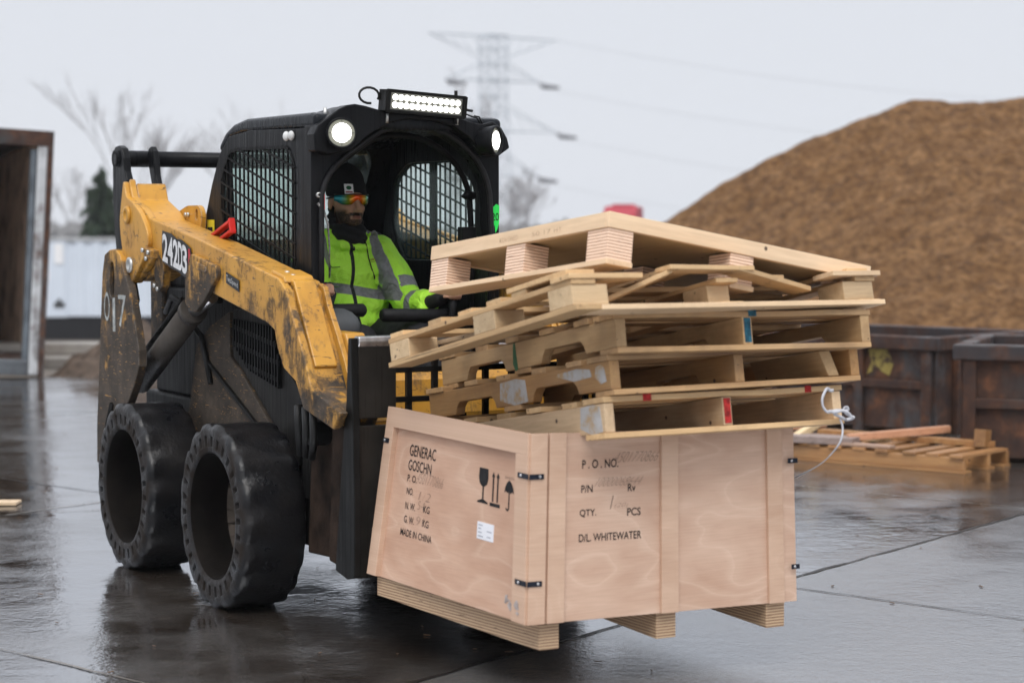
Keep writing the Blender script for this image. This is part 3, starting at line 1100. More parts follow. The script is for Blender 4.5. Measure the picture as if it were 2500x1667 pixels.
# ---- front of the machine behind the fork frame
b = B()
b.side([(.58, .72), (.64, .74), (.66, .86), (.63, 1.0), (.60, 1.03), (.55, 1.03)], -.44, .40)
b.build('front_plate', YEL, L, .012)
for sg in (1, -1):
    b = B()
    b.side([(.36, 1.0), (.40, 1.205), (.66, 1.205), (.73, 1.1), (.92, .86), (.7, .84), (.5, .9)], sg * .41, sg * .50)
    b.build('gusset', YEL, L, .008)
    b = B()
    b.side([(.45, .28), (.50, .84), (.95, .84), (1.02, .70), (.98, .5), (.90, .30)], sg * .50, sg * .58)
    b.side([(.80, .30), (.84, .86), (.98, .90), (1.02, .6), (.98, .28)], sg * .575, sg * .64)
    b.build('lower_frame', RUSTY, L, .01)
    b = B()
    b.side([(.35, .5), (.35, .8), (.62, .88), (.80, .85), (.8, .62), (.7, .5)], sg * .50, sg * .56)
    b.tube([mp(.66, sg * .5, .80), mp(.66, sg * .66, .80)], .05, 16)
    b.build('coupler_pin_block', FRAMEBLK, L, .006)
    b = B()
    b.box(mp(.50, sg * .56, .86), mp(.74, sg * .64, .93))
    hb = b.build('hydraulic_block', BLKD, L, .006)
    for q in range(3):
        b = B()
        b.tube([mp(.53 + .08 * q, sg * .62, .90), mp(.55 + .08 * q, sg * .665, .90), mp(.57 + .08 * q, sg * .67, .84 - .03 * q), mp(.52 + .06 * q, sg * .64, .70)], .016, 8)
        b.build('hose', WIRE, hb)

# ---- fork frame carried on the arms
for sg in (1, -1):
    b = B()
    b.side([(1.02, 1.205), (1.05, 1.205), (1.062, .90), (1.075, .55), (1.07, .27), (1.0, .255), (.89, .275), (.915, .45), (.97, .80), (1.0, .95)], sg * .62, sg * .65)
    if sg == 1:
        ff = b.build('fork_frame', FRAMEBLK, L, .004)
    else:
        b.build('side_plate', FRAMEBLK, ff, .004)
b = B()
b.side([(1.0, 1.175), (1.0, 1.20), (1.02, 1.212), (1.055, 1.21), (1.06, 1.19), (1.05, 1.17)], -.62, .62)
b.build('top_rail', SILV, ff, .004)
b = B()
b.box(mp(1.025, .62, .89), mp(1.05, .455, 1.175))
b.box(mp(1.025, -.62, .89), mp(1.05, -.455, 1.175))
b.box(mp(1.0, .62, .26), mp(1.04, -.62, .86))
b.build('back_plate', m_black('worn back plate', (.016, .014, .012), .4, .8), ff, .005)
b = B()
for v in (.395, .28, .165, .05, -.07, -.19, -.31, -.42):
    b.bar(mp(1.035, v, .84), mp(1.035, v, 1.18), .022, .022, (0, 1, 0))
for z in (1.075, .958, .865):
    b.bar(mp(1.035, .47, z), mp(1.035, -.47, z), .022, .022)
b.build('load_guard', BLKD, ff)
for v in (.22, -.34):
    b = B()
    b.side([(1.045, .9), (1.085, .9), (1.10, .215), (1.70, .205), (1.70, .192), (1.10, .172), (1.045, .18)], v - .06, v + .06)
    b.build('fork', FRAMEBLK, ff, .004)




# ================================================================== crate on the forks
CRM = MF @ Matrix.Translation(mp(1.64, -.06, .16))
CI = (Matrix.Translation(mp(1.64, -.06, .16))).inverted()
crate = thing('plywood_crate', 'stencilled plywood shipping crate held on the forks under the pallets', 'crate', CRM)


def cc(u, v, z):
    return CI @ mp(u, v, z)


At, Ab = (2.20, .50, .926), (2.22, .527, .268)
Bt, Bb = (2.20, -.620, .906), (2.20, -.643, .247)
Ct, Cb = (1.08, .496, .936), (1.09, .597, .288)
Dt, Db = (1.09, -.62, .66), (1.09, -.63, .262)


def bil(q, s, t):
    """q: bottom start, bottom end, top start, top end"""
    b0 = V(q[0]) * (1 - s) + V(q[1]) * s
    t0 = V(q[2]) * (1 - s) + V(q[3]) * s
    return b0 * (1 - t) + t0 * t


SIDE = [cc(*Cb), cc(*Ab), cc(*Ct), cc(*At)]
FRONT = [cc(*Ab), cc(*Bb), cc(*At), cc(*Bt)]


def patch(q):
    n = ((q[1] - q[0]).cross(q[2] - q[0])).normalized()
    return lambda s, t, d=0.0: bil(q, s, t) + n * d


sideP = patch(SIDE)
frontP = patch(FRONT)


def slab(f, s0, s1, t0, t1, d0, d1, b):
    # a slab that follows the slightly racked panel, so it is cut into strips both ways
    n, m = max(1, int((s1 - s0) * 16)), max(1, int((t1 - t0) * 16))
    g = [[[b._v(f(s0 + (s1 - s0) * i / n, t0 + (t1 - t0) * j / m, d)) for j in range(m + 1)] for i in range(n + 1)] for d in (d0, d1)]
    for k in (0, 1):
        for i in range(n):
            for j in range(m):
                b.bm.faces.new([g[k][i][j], g[k][i + 1][j], g[k][i + 1][j + 1], g[k][i][j + 1]])
    for i in range(n):
        for j in (0, m):
            b.bm.faces.new([g[0][i][j], g[0][i + 1][j], g[1][i + 1][j], g[1][i][j]])
    for j in range(m):
        for i in (0, n):
            b.bm.faces.new([g[0][i][j], g[0][i][j + 1], g[1][i][j + 1], g[1][i][j]])


VEN_S = m_veneer('plywood veneer side', 'Y', (.44, .255, .170), (.585, .375, .265), .55)
VEN_F = m_veneer('plywood veneer front', 'X', (.49, .305, .212), (.62, .43, .32), .7, (0, .35, .1), .42)
CLEAT = m_veneer('plywood cleat', 'X', (.50, .32, .22), (.62, .43, .31), 1.0, (.3, .1, .7), .16)
PLYE = m_ply('plywood runner edge', (.22, .125, .07), (.46, .32, .20), .011)
CLIPM = plain('dark steel clip', (.02, .024, .035), .35, .6)

b = B()
slab(sideP, .0, .955, .0, .99, -.024, -.012, b)
sp = b.build('side_panel', VEN_S, crate, .001)
for (s0, s1, t0, t1) in ((0, 1, .885, 1), (0, .062, 0, .885), (.925, 1.0, 0, .885)):
    b = B()
    slab(sideP, s0, s1, t0, t1, -.024 if s1 < .99 or t0 > .8 else -.012, .010, b)
    b.build('frame_board', CLEAT, sp, .0015)
b = B()
slab(frontP, .004, 1.0, .0, .995, -.020, -.004, b)
fp = b.build('front_panel', VEN_F, crate, .001)
for (s0, s1) in ((.0, .058), (.066, .125), (.475, .538), (.885, .945)):
    b = B()
    slab(frontP, s0, s1, .0, 1.0, -.004, .009, b)
    b.build('cleat', CLEAT, fp, .0015)
b = B()
slab(lambda s, t, d=0: bil([cc(*Bb), cc(*Db), cc(2.2, -.62, .70), cc(*Dt)], s, t) + V((0, -d, 0)), .02, 1, 0, 1, .0, .02, b)
b.build('far_panel', CLEAT, crate)
b = B()
slab(lambda s, t, d=0: bil([cc(*Db), cc(*Cb), cc(*Dt), cc(1.09, .55, .66)], s, t) + V((d, 0, 0)), .02, .95, 0, 1, .0, .02, b)
b.build('back_panel', CLEAT, crate)
b = B()
b.box(cc(1.10, .52, .268), cc(2.19, -.62, .288))
b.build('bottom_panel', CLEAT, crate)
for v0, v1, zb in ((.515, .415, .0), (-.024, -.107, -.006), (-.507, -.590, -.012)):
    b = B()
    za = lambda u: .262 + zb + (2.2 - u) * .020
    b.hexa([cc(1.12, v0 + .06 * (v0 > .3), .176 + zb + .03), cc(2.19, v0 - .055 * (v0 > .3), .168 + zb), cc(2.19, v1 - .035 * (v0 > .3), .168 + zb), cc(1.12, v1, .176 + zb + .03), cc(1.12, v0 + .06 * (v0 > .3), .283 + zb), cc(2.19, v0 - .055 * (v0 > .3), .262 + zb), cc(2.19, v1 - .035 * (v0 > .3), .262 + zb), cc(1.12, v1, .283 + zb)])
    b.build('runner', PLYE, crate, .002)


# corner clips
def clips(f, s0, s1, t, wrap, name='corner_clip'):
    b = B()
    slab(f, s0, s1, t - .014, t + .014, .010, .0135, b)
    if wrap:
        g, a0, a1 = wrap
        slab(g, a0, a1, t - .014, t + .014, .009, .0125, b)
    o = b.build(name, CLIPM, crate, .001)
    q = B()
    c = f((s0 * .65 + s1 * .35), t, .014)
    q.ball(c, .006, 8)
    q.build('screw', SILV, o)
    if wrap:
        q = B()
        q.ball(wrap[0](wrap[1] * .3 + wrap[2] * .7, t, .014), .006, 8)
        q.build('screw', SILV, o)


clips(sideP, .945, 1.008, .775, (frontP, -.006, .045))
clips(sideP, .945, 1.008, .215, (frontP, -.006, .045))
clips(sideP, -.002, .042, .80, None)
clips(frontP, .965, 1.004, .80, None)
clips(frontP, .972, 1.004, .20, None)
b = B()
for k in range(6):
    p = sideP(.0, .235 - .006 * k, -.004)
    b.bar(p, p + V((-.02 - .012 * (k % 3), .005 * k, .022 - .009 * k)), .004, .003)
b.build('splinter', plain('pale splinter', (.62, .48, .33), .6), sp)


def persp(s, za, ze):
    return s * za / (ze - s * (ze - za))


def side_txt(x, y):
    xl = 180 - .1256 * (y - 25)
    xr = 1053 - .027 * (y - 190)
    s = (x - xl) / (xr - xl)
    top = 25 + .1886 * (x - 180)
    bot = 1060 + .33 * (x - 50)
    return persp(s, 1 / 7.05, 1 / 8.02) if False else s * 8.02 / (7.05 + s * .97), 1 - (y - top) / (bot - top)


def rect_s(x0, x1, yc, hgt, *a):
    s0, t = side_txt(x0, yc - .19 * (x1 - x0) / 2)
    s1, t1 = side_txt(x1, yc + .19 * (x1 - x0) / 2)
    return (s0, s1, t - hgt / 2, t - hgt / 2 + hgt) + a


side_on = lambda s, t: sideP(s, t, -.0105)
E0 = .004
lines = [('GENERAC', *rect_s(285, 445, 308, .066, E0)), ('GOSCHN', *rect_s(276, 416, 398, .062, E0)), ('P. O.', *rect_s(270, 326, 472, .040, E0)), ('NO.', *rect_s(265, 304, 551, .040, E0)), ('N. W.', *rect_s(256, 315, 643, .041, E0)), ('KG', *rect_s(366, 404, 664, .041, E0)), ('G. W.', *rect_s(248, 308, 726, .041, E0)), ('KG', *rect_s(359, 397, 752, .041, E0)), ('MADE IN CHINA', *rect_s(226, 416, 816, .040, E0))]
for ln in lines:
    lettering([ln], side_on, INK, sp, 'stencil_lettering')
for ln in ([('4501770866', *rect_s(330, 490, 480, .060, -.03, .012)), ('1/2', *rect_s(342, 410, 585, .05, -.03, .01)), ('54', *rect_s(332, 372, 640, .05, -.03, .008)), ('91', *rect_s(322, 364, 735, .05, -.03, .008))]):
    lettering([ln], side_on, PENCIL, sp, 'handwriting')


def strokes(b, f, poly, d=0.0):
    b.prism(poly, lambda s, t, k: f(s, t, d + .0006 * k))


b = B()
gs = lambda x, y: (.662 + .068 * x, .575 + .19 * y)
on = lambda s, t, d: sideP(s, t, -.0112 + d)
strokes(b, on, [gs(*p) for p in ((.08, 1.0), (.92, 1.0), (.95, .72), (.85, .56), (.62, .48), (.38, .48), (.15, .56), (.05, .72))])
strokes(b, on, [gs(*p) for p in ((.44, .48), (.56, .48), (.56, .10), (.44, .10))])
strokes(b, on, [gs(*p) for p in ((.0, .0), (1.0, .0), (1.0, .04), (.6, .11), (.4, .11), (.0, .04))])
ga = lambda x, y: (.745 + .058 * x, .57 + .185 * y)
for c in (.25, .75):
    strokes(b, on, [ga(*p) for p in ((c - .07, .14), (c + .07, .14), (c + .07, .86), (c + .18, .86), (c, 1.0), (c - .18, .86), (c - .07, .86))])
strokes(b, on, [ga(*p) for p in ((-.05, .0), (1.05, .0), (1.05, .10), (-.05, .10))])
gu = lambda x, y: (.832 + .058 * x, .565 + .185 * y)
strokes(b, on, [gu(*p) for p in ((0, .52), (.16, .58), (.33, .52), (.5, .58), (.67, .52), (.84, .58), (1, .52), (.93, .68), (.75, .82), (.5, .90), (.25, .82), (.07, .68))])
strokes(b, on, [gu(*p) for p in ((.46, .56), (.56, .56), (.54, .06), (.36, -.01), (.18, .05), (.2, .10), (.36, .05), (.44, .09))])
for k in range(5):
    strokes(b, on, [gu(.1 + .2 * k, .93), gu(.14 + .2 * k, .93), gu(.11 + .2 * k, 1.0), gu(.07 + .2 * k, 1.0)])
b.build('handling_symbols', INK, sp)
b = B()
slab(sideP, .672, .775, .378, .472, -.012, -.0105, b)
lab = b.build('paper_label', STICK, sp)
b = B()
for (a, c, w) in ((.08, .78, .25), (.08, .58, .16), (.6, .5, .3), (.08, .36, .22), (.62, .18, .22), (.08, .14, .3)):
    slab(sideP, .672 + .103 * a, .672 + .103 * (a + w), .378 + .094 * c, .378 + .094 * (c + .07), -.0105, -.0100, b)
b.build('print', plain('faint print', (.38, .38, .42), .6), lab)
R_ = random.Random(2)
b = B()
for (sc, tc, rs, rt, d) in ((.868, .10, .014, .035, -.0112), (.893, .075, .018, .028, -.0112), (.955, .085, .016, .032, .0106), (.962, .05, .010, .012, .0106), (.905, .125, .006, .018, -.0112)):
    strokes(b, lambda s, t, q: sideP(s, t, q), [(sc + rs * R_.uniform(.35, 1.15) * math.cos(q * .524), tc + rt * R_.uniform(.35, 1.15) * math.sin(q * .524)) for q in range(12)], d)
b.build('grey_smudge', plain('grey rubbed paint', (.36, .31, .29), .7, 0, .4, 40), sp)


def front_txt(x, y):
    s = (x + 24) / 1921
    top = 80 - 60 * s
    bot = 1465 - 175 * s
    return s * 7.05 / (7.6 - s * .55), 1 - (y - top) / (bot - top)


def rect_f(x0, x1, yc, hgt, *a):
    s0, t = front_txt(x0, yc)
    s1, _ = front_txt(x1, yc)
    return (s0, s1, t - hgt / 2, t + hgt / 2) + a


front_on = lambda s, t: frontP(s, t, -.0030)
for ln in ([('P . O . NO.', *rect_f(360, 622, 302, .046, .012)), ('P/N', *rect_f(355, 438, 480, .040, .012)), ('Rv', *rect_f(692, 748, 470, .042, .012)), ('QTY.', *rect_f(346, 465, 658, .042, .012)), ('PCS', *rect_f(688, 785, 645, .042, .012)), ('D/L. WHITEWATER', *rect_f(342, 790, 836, .042, .012))]):
    lettering([ln], front_on, INK, fp, 'stencil_lettering')
for ln in ([('4501770866', *rect_f(600, 915, 252, .055, -.025, .02)), ('10000068644', *rect_f(470, 790, 432, .045, -.03, .02)), ('l', *rect_f(574, 580, 575, .07, .0, .01)), ('(20)', *rect_f(600, 690, 602, .03, -.03, .01))]):
    lettering([ln], front_on, PENCIL, fp, 'handwriting')

# ================================================================== the pallets on top
MI = MF


def pal_frame(A, Bp, Cp):
    a, e1, e2 = mp(*A), (mp(*Bp) - mp(*A)), (mp(*Cp) - mp(*A))
    W, Ln = e1.length, e2.length
    e1.normalize()
    e2 = (e2 - e1 * e2.dot(e1)).normalized()
    n = e1.cross(e2)
    M = Matrix(((e1.x, e2.x, n.x, a.x), (e1.y, e2.y, n.y, a.y), (e1.z, e2.z, n.z, a.z), (0, 0, 0, 1)))
    return MF @ M, W, Ln


def stringer_pallet(name, label, A, Bp, Cp, H, notch, mx, my, seed, group, paint=None, tones=None, nb=6):
    M, W, Ln = pal_frame(A, Bp, Cp)
    T = thing(name, label, 'pallet', M, group)
    R = random.Random(seed)
    th = .020
    # top boards across
    y = 0.0
    pos = [0.0] + [(.17 + (Ln - .31) * k / (nb - 2)) for k in range(nb - 2)] + [Ln - .13]
    for i, y0 in enumerate(pos):
        w = .135 if i in (0, nb - 1) else .10
        dx0, dx1 = R.uniform(-.012, .004), R.uniform(-.004, .012)
        b = B()
        x = [dx0 + (W + dx1 - dx0) * k / 6 for k in range(7)]
        sag = [R.uniform(-.0025, .0025) for _ in x]
        for k in range(6):
            b.hexa([(x[k], y0, -th + sag[k]), (x[k + 1], y0, -th + sag[k + 1]), (x[k + 1], y0 + w, -th + sag[k + 1]), (x[k], y0 + w, -th + sag[k]), (x[k], y0, sag[k]), (x[k + 1], y0, sag[k + 1]), (x[k + 1], y0 + w, sag[k + 1]), (x[k], y0 + w, sag[k])])
        bmesh.ops.remove_doubles(b.bm, verts=b.bm.verts, dist=.0005)
        o = b.build('deck_board', mx, T, .002)
        if i == 0 and paint and 'top' in paint:
            for s, w2, m in paint['top']:
                b = B()
                b.box((W * s, -.0012, -th - .0005), (W * s + w2, .001, .0045))
                b.build('paint_mark', m, o)
    # stringers
    zt, zb = -th - .001, -H + th
    for j, x0 in enumerate((.0, W / 2 - .02, W - .04)):
        pr = [(0.004, zb), (0.004, zt), (Ln - .004, zt), (Ln - .004, zb)]
        if notch:
            n0 = []
            for a, c in ((Ln * .84, Ln * .60), (Ln * .40, Ln * .16)):
                h = (zt - zb) * .48
                n0 += [(a, zb), (a - .012, zb + h - .02), (a - .035, zb + h), (c + .035, zb + h), (c + .012, zb + h - .02), (c, zb)]
            pr += n0
        b = B()
        b.prism(pr, lambda a, c, k: V((x0 + (.04 if k else 0), a, c)))
        o = b.build('stringer', my, T, .0025)
        if paint and j in paint:
            for pa in paint[j]:
                kind, m = pa[0], pa[1]
                b = B()
                if kind == 'end':
                    b.box((x0 + .006, .0015, zb + .008), (x0 + .034, .0055, zt - .004))
                else:
                    y0, y1, z0, z1 = pa[2:]
                    b.prism([(y0, z0), (y0 + .01, z1 - .01), (y0 + (y1 - y0) * .4, z1), (y1 - .01, z1 - .006), (y1, z0 + .02), (y0 + (y1 - y0) * .5, z0 - .006)], lambda a, c, k: V((x0 - .0012 + .002 * k, a, c)))
                b.build('paint_patch', m, o)
    # bottom boards
    for i, y0 in enumerate((-.006, Ln * .23, Ln * .5 - .05, Ln * .75 - .05, Ln - .13)):
        w = .12
        dx0, dx1 = R.uniform(-.02, .004), R.uniform(-.01, .012)
        if notch and i in (1, 3):
            continue
        b = B()
        b.box((dx0, y0, -H), (W + dx1, y0 + w, -H + th - .001))
        b.build('bottom_board', mx, T, .002)
    return T


GRP = 'pallets stacked on the crate'
OLDX = m_wood('weathered board across', (.36, .20, .085), (.60, .39, .195), 'X', .45)
OLDY = m_wood('weathered stringer', (.36, .18, .065), (.56, .33, .135), 'Y', .42)
MIDX = m_wood('pine board across', (.54, .33, .155), (.76, .53, .285), 'X', .32)
MIDY = m_wood('pine stringer', (.52, .31, .14), (.72, .49, .255), 'Y', .32)
NEWX = m_wood('fresh pine across', (.56, .38, .22), (.74, .55, .35), 'X', .2)
NEWY = m_wood('fresh pine along', (.56, .38, .22), (.74, .55, .35), 'Y', .2)
NEWZ = m_wood('pine block', (.52, .355, .195), (.70, .52, .315), 'X', .2)
BLUE = plain('blue paint', (.016, .085, .125), .6, 0, .7, 40)
REDK = plain('red crayon', (.36, .022, .02), .7, 0, .6, 45)
GREYP = N('grey lime paint')
_q = GREYP.noise(GREYP.obj(), 16, 6, .7)
GREYP.out(GREYP.ramp(_q, [(.36, (.40, .27, .14)), (.50, (.40, .385, .37)), (.75, (.48, .48, .49))]), .7, 0, .3)
GREYP = GREYP.m
GRN = plain('green paint', (.05, .15, .07), .6)

p5 = stringer_pallet('stringer_pallet', 'lowest pallet of the stack, with red marks, sunk into the crate top', (2.339, .291, 1.054), (2.296, -.758, 1.054), (1.13, .340, .862), .142, False, MIDX, NEWY, 5, GRP,
                     {'top': [(.155, .035, REDK), (.84, .03, REDK)], 0: [('side', GREYP, .02, .16, -.118, -.02)], 1: [('end', REDK)]})
p4 = stringer_pallet('stringer_pallet', 'old brown notched pallet with whitish smears, under the blue marked one', (2.341, .271, 1.200), (2.306, -.829, 1.210), (1.037, .31, .995), .140, True, OLDX, OLDY, 4, GRP,
                     {0: [('side', GREYP, .03, .10, -.09, -.03), ('side', GREYP, .12, .35, -.066, -.03), ('side', GREYP, .56, .76, -.115, -.025)]})
p3 = stringer_pallet('stringer_pallet', 'notched pallet with a blue painted middle stringer and a green stripe on its side', (2.357, .257, 1.345), (2.353, -.843, 1.334), (1.055, .264, 1.127), .140, True, OLDX, MIDY, 3, GRP,
                     {'top': [(.505, .035, BLUE)], 0: [('side', GRN, .70, .735, -.12, -.02)], 1: [('end', BLUE)]})

# split stringer end hanging loose in the brown pallet, and a block inside it
for tt, (xa, xb, ya, yb, lean, mm) in (('broken_stringer', (.915, .965, .0, .42, .035, MIDY)), ('wedged_block', (.60, .70, .30, .50, .0, OLDY)), ('wedged_block', (.78, .84, .62, .75, .0, MIDY))):
    b = B()
    b.hexa([(xa + lean, ya, -.118), (xb + lean, ya, -.118), (xb + lean, yb, -.118), (xa + lean, yb, -.118), (xa, ya, -.024), (xb, ya, -.024), (xb, yb, -.024), (xa, yb, -.024)])
    b.build(tt, mm, p4, .003)
# ---- broken block pallet
M, W, Ln = pal_frame((2.465, .502, 1.481), (2.315, -.889, 1.472), (1.328, .626, 1.231))
P2 = thing('block_pallet', 'broken pine block pallet with sprung boards, tilted back under the plywood topped pallet', 'pallet', M, GRP)
H2 = .125


def brd(T, name, a, c, m, bevel=.002, R=None):
    b = B()
    b.box(a, c, 0, R)
    return b.build(name, m, T, bevel)


for (x0, y0) in ((.0, .0), (.0, .46), (.0, Ln - .14), (.63, .05), (.62, .5), (.62, Ln - .14), (W - .16, .0), (W - .15, .5), (W - .15, Ln - .14)):
    q = .115
    wx = .150 if y0 < .02 else .13
    brd(P2, 'block', (x0, y0, -H2 + .02), (x0 + (.10 if .5 < x0 < 1 else wx), y0 + q + .02, -.036), NEWZ, .003)
for x0 in (0.0, .63, W - .10):
    brd(P2, 'stringer_board', (x0, -.005, -.036), (x0 + .10, Ln, -.018) if x0 != .63 else (x0 + .1, Ln - .2, -.02), MIDY)
    brd(P2, 'bottom_runner', (x0 - .004, -.02, -H2), (x0 + .10, Ln + .01, -H2 + .019), MIDY)
brd(P2, 'bottom_board', (.10, -.025, -H2 - .002), (W + .02, .09, -H2 + .016), NEWX)
# top boards, several snapped or sprung
brd(P2, 'deck_board', (-.01, -.01, -.018), (.30, .10, .0), MIDX)
brd(P2, 'deck_board', (W - .22, -.02, -.018), (W + .02, .09, .0), NEWX)
for (p, q, w, t) in (((.14, .16, -.105), (.44, .02, .004), .10, .016), ((.40, .0, .014), (.80, .02, .012), .08, .016), ((.72, .015, .012), (1.12, .09, -.052), .08, .018)):
    b = B()
    b.bar(p, q, w, t)
    b.build('sprung_board', MIDX, P2, .002)
for (x0, x1, y0, z) in ((.0, .12, .02, .018), (.24, .36, .06, .014), (.47, .60, .03, .032), (.9, 1.03, .08, .006), (1.29, W - .005, .02, .017)):
    brd(P2, 'loose_offcut', (x0, y0, z - .017), (x1, y0 + .35, z), MIDX)
for y0 in (.26, .42, .62, .80, Ln - .1):
    brd(P2, 'deck_board', (random.uniform(-.01, .02), y0, -.018), (W * (.55 if y0 > .5 else .95), y0 + .09, .0), MIDX)
b = B()
b.bar((.16, Ln - .14, -.06), (.42, .35, -.05), .09, .016)
b.build('sprung_board', NEWX, P2, .002)

# ---- top pallet with a plywood deck
M, W, Ln = pal_frame((2.329, .262, 1.690), (2.269, -.920, 1.490), (1.139, .343, 1.561))
P1 = thing('plywood_pallet', 'clean plywood topped pallet on laminated blocks, highest of the stack', 'pallet', M, GRP)
PLYL = m_ply('laminated block', (.42, .23, .15), (.80, .60, .45), .0112)
brd(P1, 'deck_panel', (.02, .02, -.048), (W - .02, Ln - .02, -.004), m_wood('plywood underside', (.50, .36, .19), (.60, .45, .26), 'Y', .12, .4))
TOPX = m_wood('planed pine across', (.62, .43, .265), (.76, .575, .385), 'X', .05, .55)
TOPY = m_wood('planed pine along', (.60, .42, .26), (.74, .56, .375), 'Y', .06, .55)
brd(P1, 'edge_board', (0, 0, -.055), (W, .024, 0), TOPX)
eb = brd(P1, 'edge_board', (0, .024, -.055), (.024, Ln, 0), TOPY)
brd(P1, 'edge_board', (0.024, Ln - .024, -.055), (W, Ln, 0), TOPX)
brd(P1, 'edge_board', (W - .024, .024, -.055), (W, Ln - .024, 0), TOPY)
lettering([('KILN DRIED', .42, .52, .0, 1, -.025), ('50 17', .60, .70, .1, .95, -.02), ('HT', .72, .76, .1, .9, -.02)], lambda s, t: V((-.0008, Ln * (1 - s) * 1.0, -.040 + .018 * t)), plain('faded stamp', (.40, .27, .18), .7), eb, 'faint_stamp')
for x0 in (.006, W / 2 - .06, W - .126):
    for y0 in (.006, Ln / 2 - .07, Ln - .126):
        brd(P1, 'block', (x0, y0, -.163), (x0 + .105, y0 + .125, -.0555), PLYL, .0015)
for x0 in (.002, W / 2 - .06, W - .122):
    brd(P1, 'bottom_runner', (x0, .0, -.182), (x0 + .11, Ln - .005, -.1635), TOPY)

# ---- white strap tied round the pallet corner
SM = MF @ Matrix.Translation(mp(2.31, -.72, .95))
si = Matrix.Translation(mp(2.31, -.72, .95)).inverted()
strap = B()


def ribbon(b, pts, w, thk=.003, twist=0.0):
    pts = [si @ mp(*p) for p in pts]
    # smooth
    for _ in range(2):
        q = [pts[0]]
        for a, c in zip(pts, pts[1:]):
            q += [a * .75 + c * .25, a * .25 + c * .75]
        q.append(pts[-1])
        pts = q
    n = len(pts)
    rows = []
    for i, p in enumerate(pts):
        t = (pts[min(i + 1, n - 1)] - pts[max(i - 1, 0)]).normalized()
        a = twist * i / n
        view = V((1, .1, .1))
        s = t.cross(view).normalized()
        m = s.cross(t).normalized()
        s2 = s * math.cos(a) + m * math.sin(a)
        m2 = m * math.cos(a) - s * math.sin(a)
        rows.append([b._v(p + s2 * w / 2 + m2 * thk), b._v(p + m2 * thk * 1.6), b._v(p - s2 * w / 2 + m2 * thk), b._v(p - s2 * w / 2 - m2 * thk), b._v(p + s2 * w / 2 - m2 * thk)])
    for a, c in zip(rows, rows[1:]):
        for k in range(5):
            b.bm.faces.new([a[k], a[(k + 1) % 5], c[(k + 1) % 5], c[k]]).smooth = True
    b.bm.faces.new(rows[0])
    b.bm.faces.new(rows[-1][::-1])


def sp_(px, py, du=0.0):
    """place on the plane just in front of the pallet ends (u about 2.33)"""
    # linear map measured on that plane
    return (2.35 + du, -.70 - (px - 2040) * .001875, .992 - (py - 985) * .0015)


ribbon(strap, [sp_(2032, 952), sp_(2024, 953), sp_(2014, 945, .01), sp_(2000, 950, .03), sp_(1988, 968, .04), sp_(1990, 988, .04), sp_(2004, 1002, .03), sp_(2022, 1003, .01), sp_(2045, 1001, .005), sp_(2060, 1004), sp_(2069, 1002), sp_(2066, 994), sp_(2055, 998), sp_(2058, 1010, .01), sp_(2075, 1018), sp_(2082, 1019, .01), sp_(2078, 1026), sp_(2062, 1026), sp_(2048, 1018, .01), sp_(2034, 1010)], .012, .002, 1.2)
ribbon(strap, [sp_(2010, 1000, .03), sp_(2030, 1006, .015), sp_(2050, 1000, .015), sp_(2066, 1010, .015), sp_(2072, 1022, .012), sp_(2060, 1024, .012)], .011, .002, -.8)
ribbon(strap, [sp_(2049, 1022), (2.355, -.728, .905), (2.37, -.71, .86), (2.345, -.698, .82), (2.29, -.695, .776), (2.227, -.69, .741), (2.165, -.69, .716), (2.10, -.69, .69), (2.0, -.69, .66)], .0085, .0015, .6)
o = strap.build('plastic_strap', plain('white plastic strap', (.50, .50, .53), .4, 0, .2, 30), None)
o.matrix_world = SM
tag(o, 'white plastic strap knotted round the corner of the lowest stacked pallet', 'strap')


# ================================================================== the driver
def skin(b, name, m, parent, voxel, T=None, smooth=2, wr=None, keep=True):
    """merge overlapping rounded volumes into one continuous surface"""
    bmesh.ops.recalc_face_normals(b.bm, faces=b.bm.faces)
    me = bpy.data.meshes.new('tmp')
    b.bm.to_mesh(me)
    b.bm.free()
    o = bpy.data.objects.new('tmp', me)
    COL.objects.link(o)
    md = o.modifiers.new('r', 'REMESH')
    md.mode = 'VOXEL'
    md.voxel_size = voxel
    dg = bpy.context.evaluated_depsgraph_get()
    me2 = bpy.data.meshes.new_from_object(o.evaluated_get(dg))
    bpy.data.objects.remove(o)
    bm = bmesh.new()
    bm.from_mesh(me2)
    for _ in range(smooth):
        bmesh.ops.smooth_vert(bm, verts=bm.verts, factor=.5, use_axis_x=True, use_axis_y=True, use_axis_z=True)
    if wr:
        bm.normal_update()
        ds = [wr(v.co) for v in bm.verts]
        for v, d in zip(bm.verts, ds):
            v.co += v.normal * d
    for f in bm.faces:
        f.smooth = True
    bm.to_mesh(me2)
    bm.free()
    me2.name = name
    for x in (m if isinstance(m, (list, tuple)) else [m]):
        me2.materials.append(x)
    ob = bpy.data.objects.new(name, me2)
    COL.objects.link(ob)
    if parent:
        ob.parent = parent
    return ob


def set_attr(o, name, fn):
    a = o.data.attributes.new(name, 'FLOAT', 'POINT')
    a.data.foreach_set('value', [fn(v.co) for v in o.data.vertices])


PB = (-.40, .0, 1.02)
PT = Matrix.Translation(-mp(*PB))


def pp(u, v, z):
    return mp(u, v, z) - mp(*PB)


def unp(c):
    q = c + mp(*PB)
    return q.x, -q.y, q.z


ARMS = {}
for sg, sh, el, wr_ in ((-1, (-.42, -.165, 1.525), (-.20, -.215, 1.285), (.0, -.232, 1.30)), (1, (-.42, .185, 1.525), (-.20, .27, 1.285), (-.01, .315, 1.32))):
    ARMS[sg] = (pp(*sh), pp(*el), pp(*wr_))

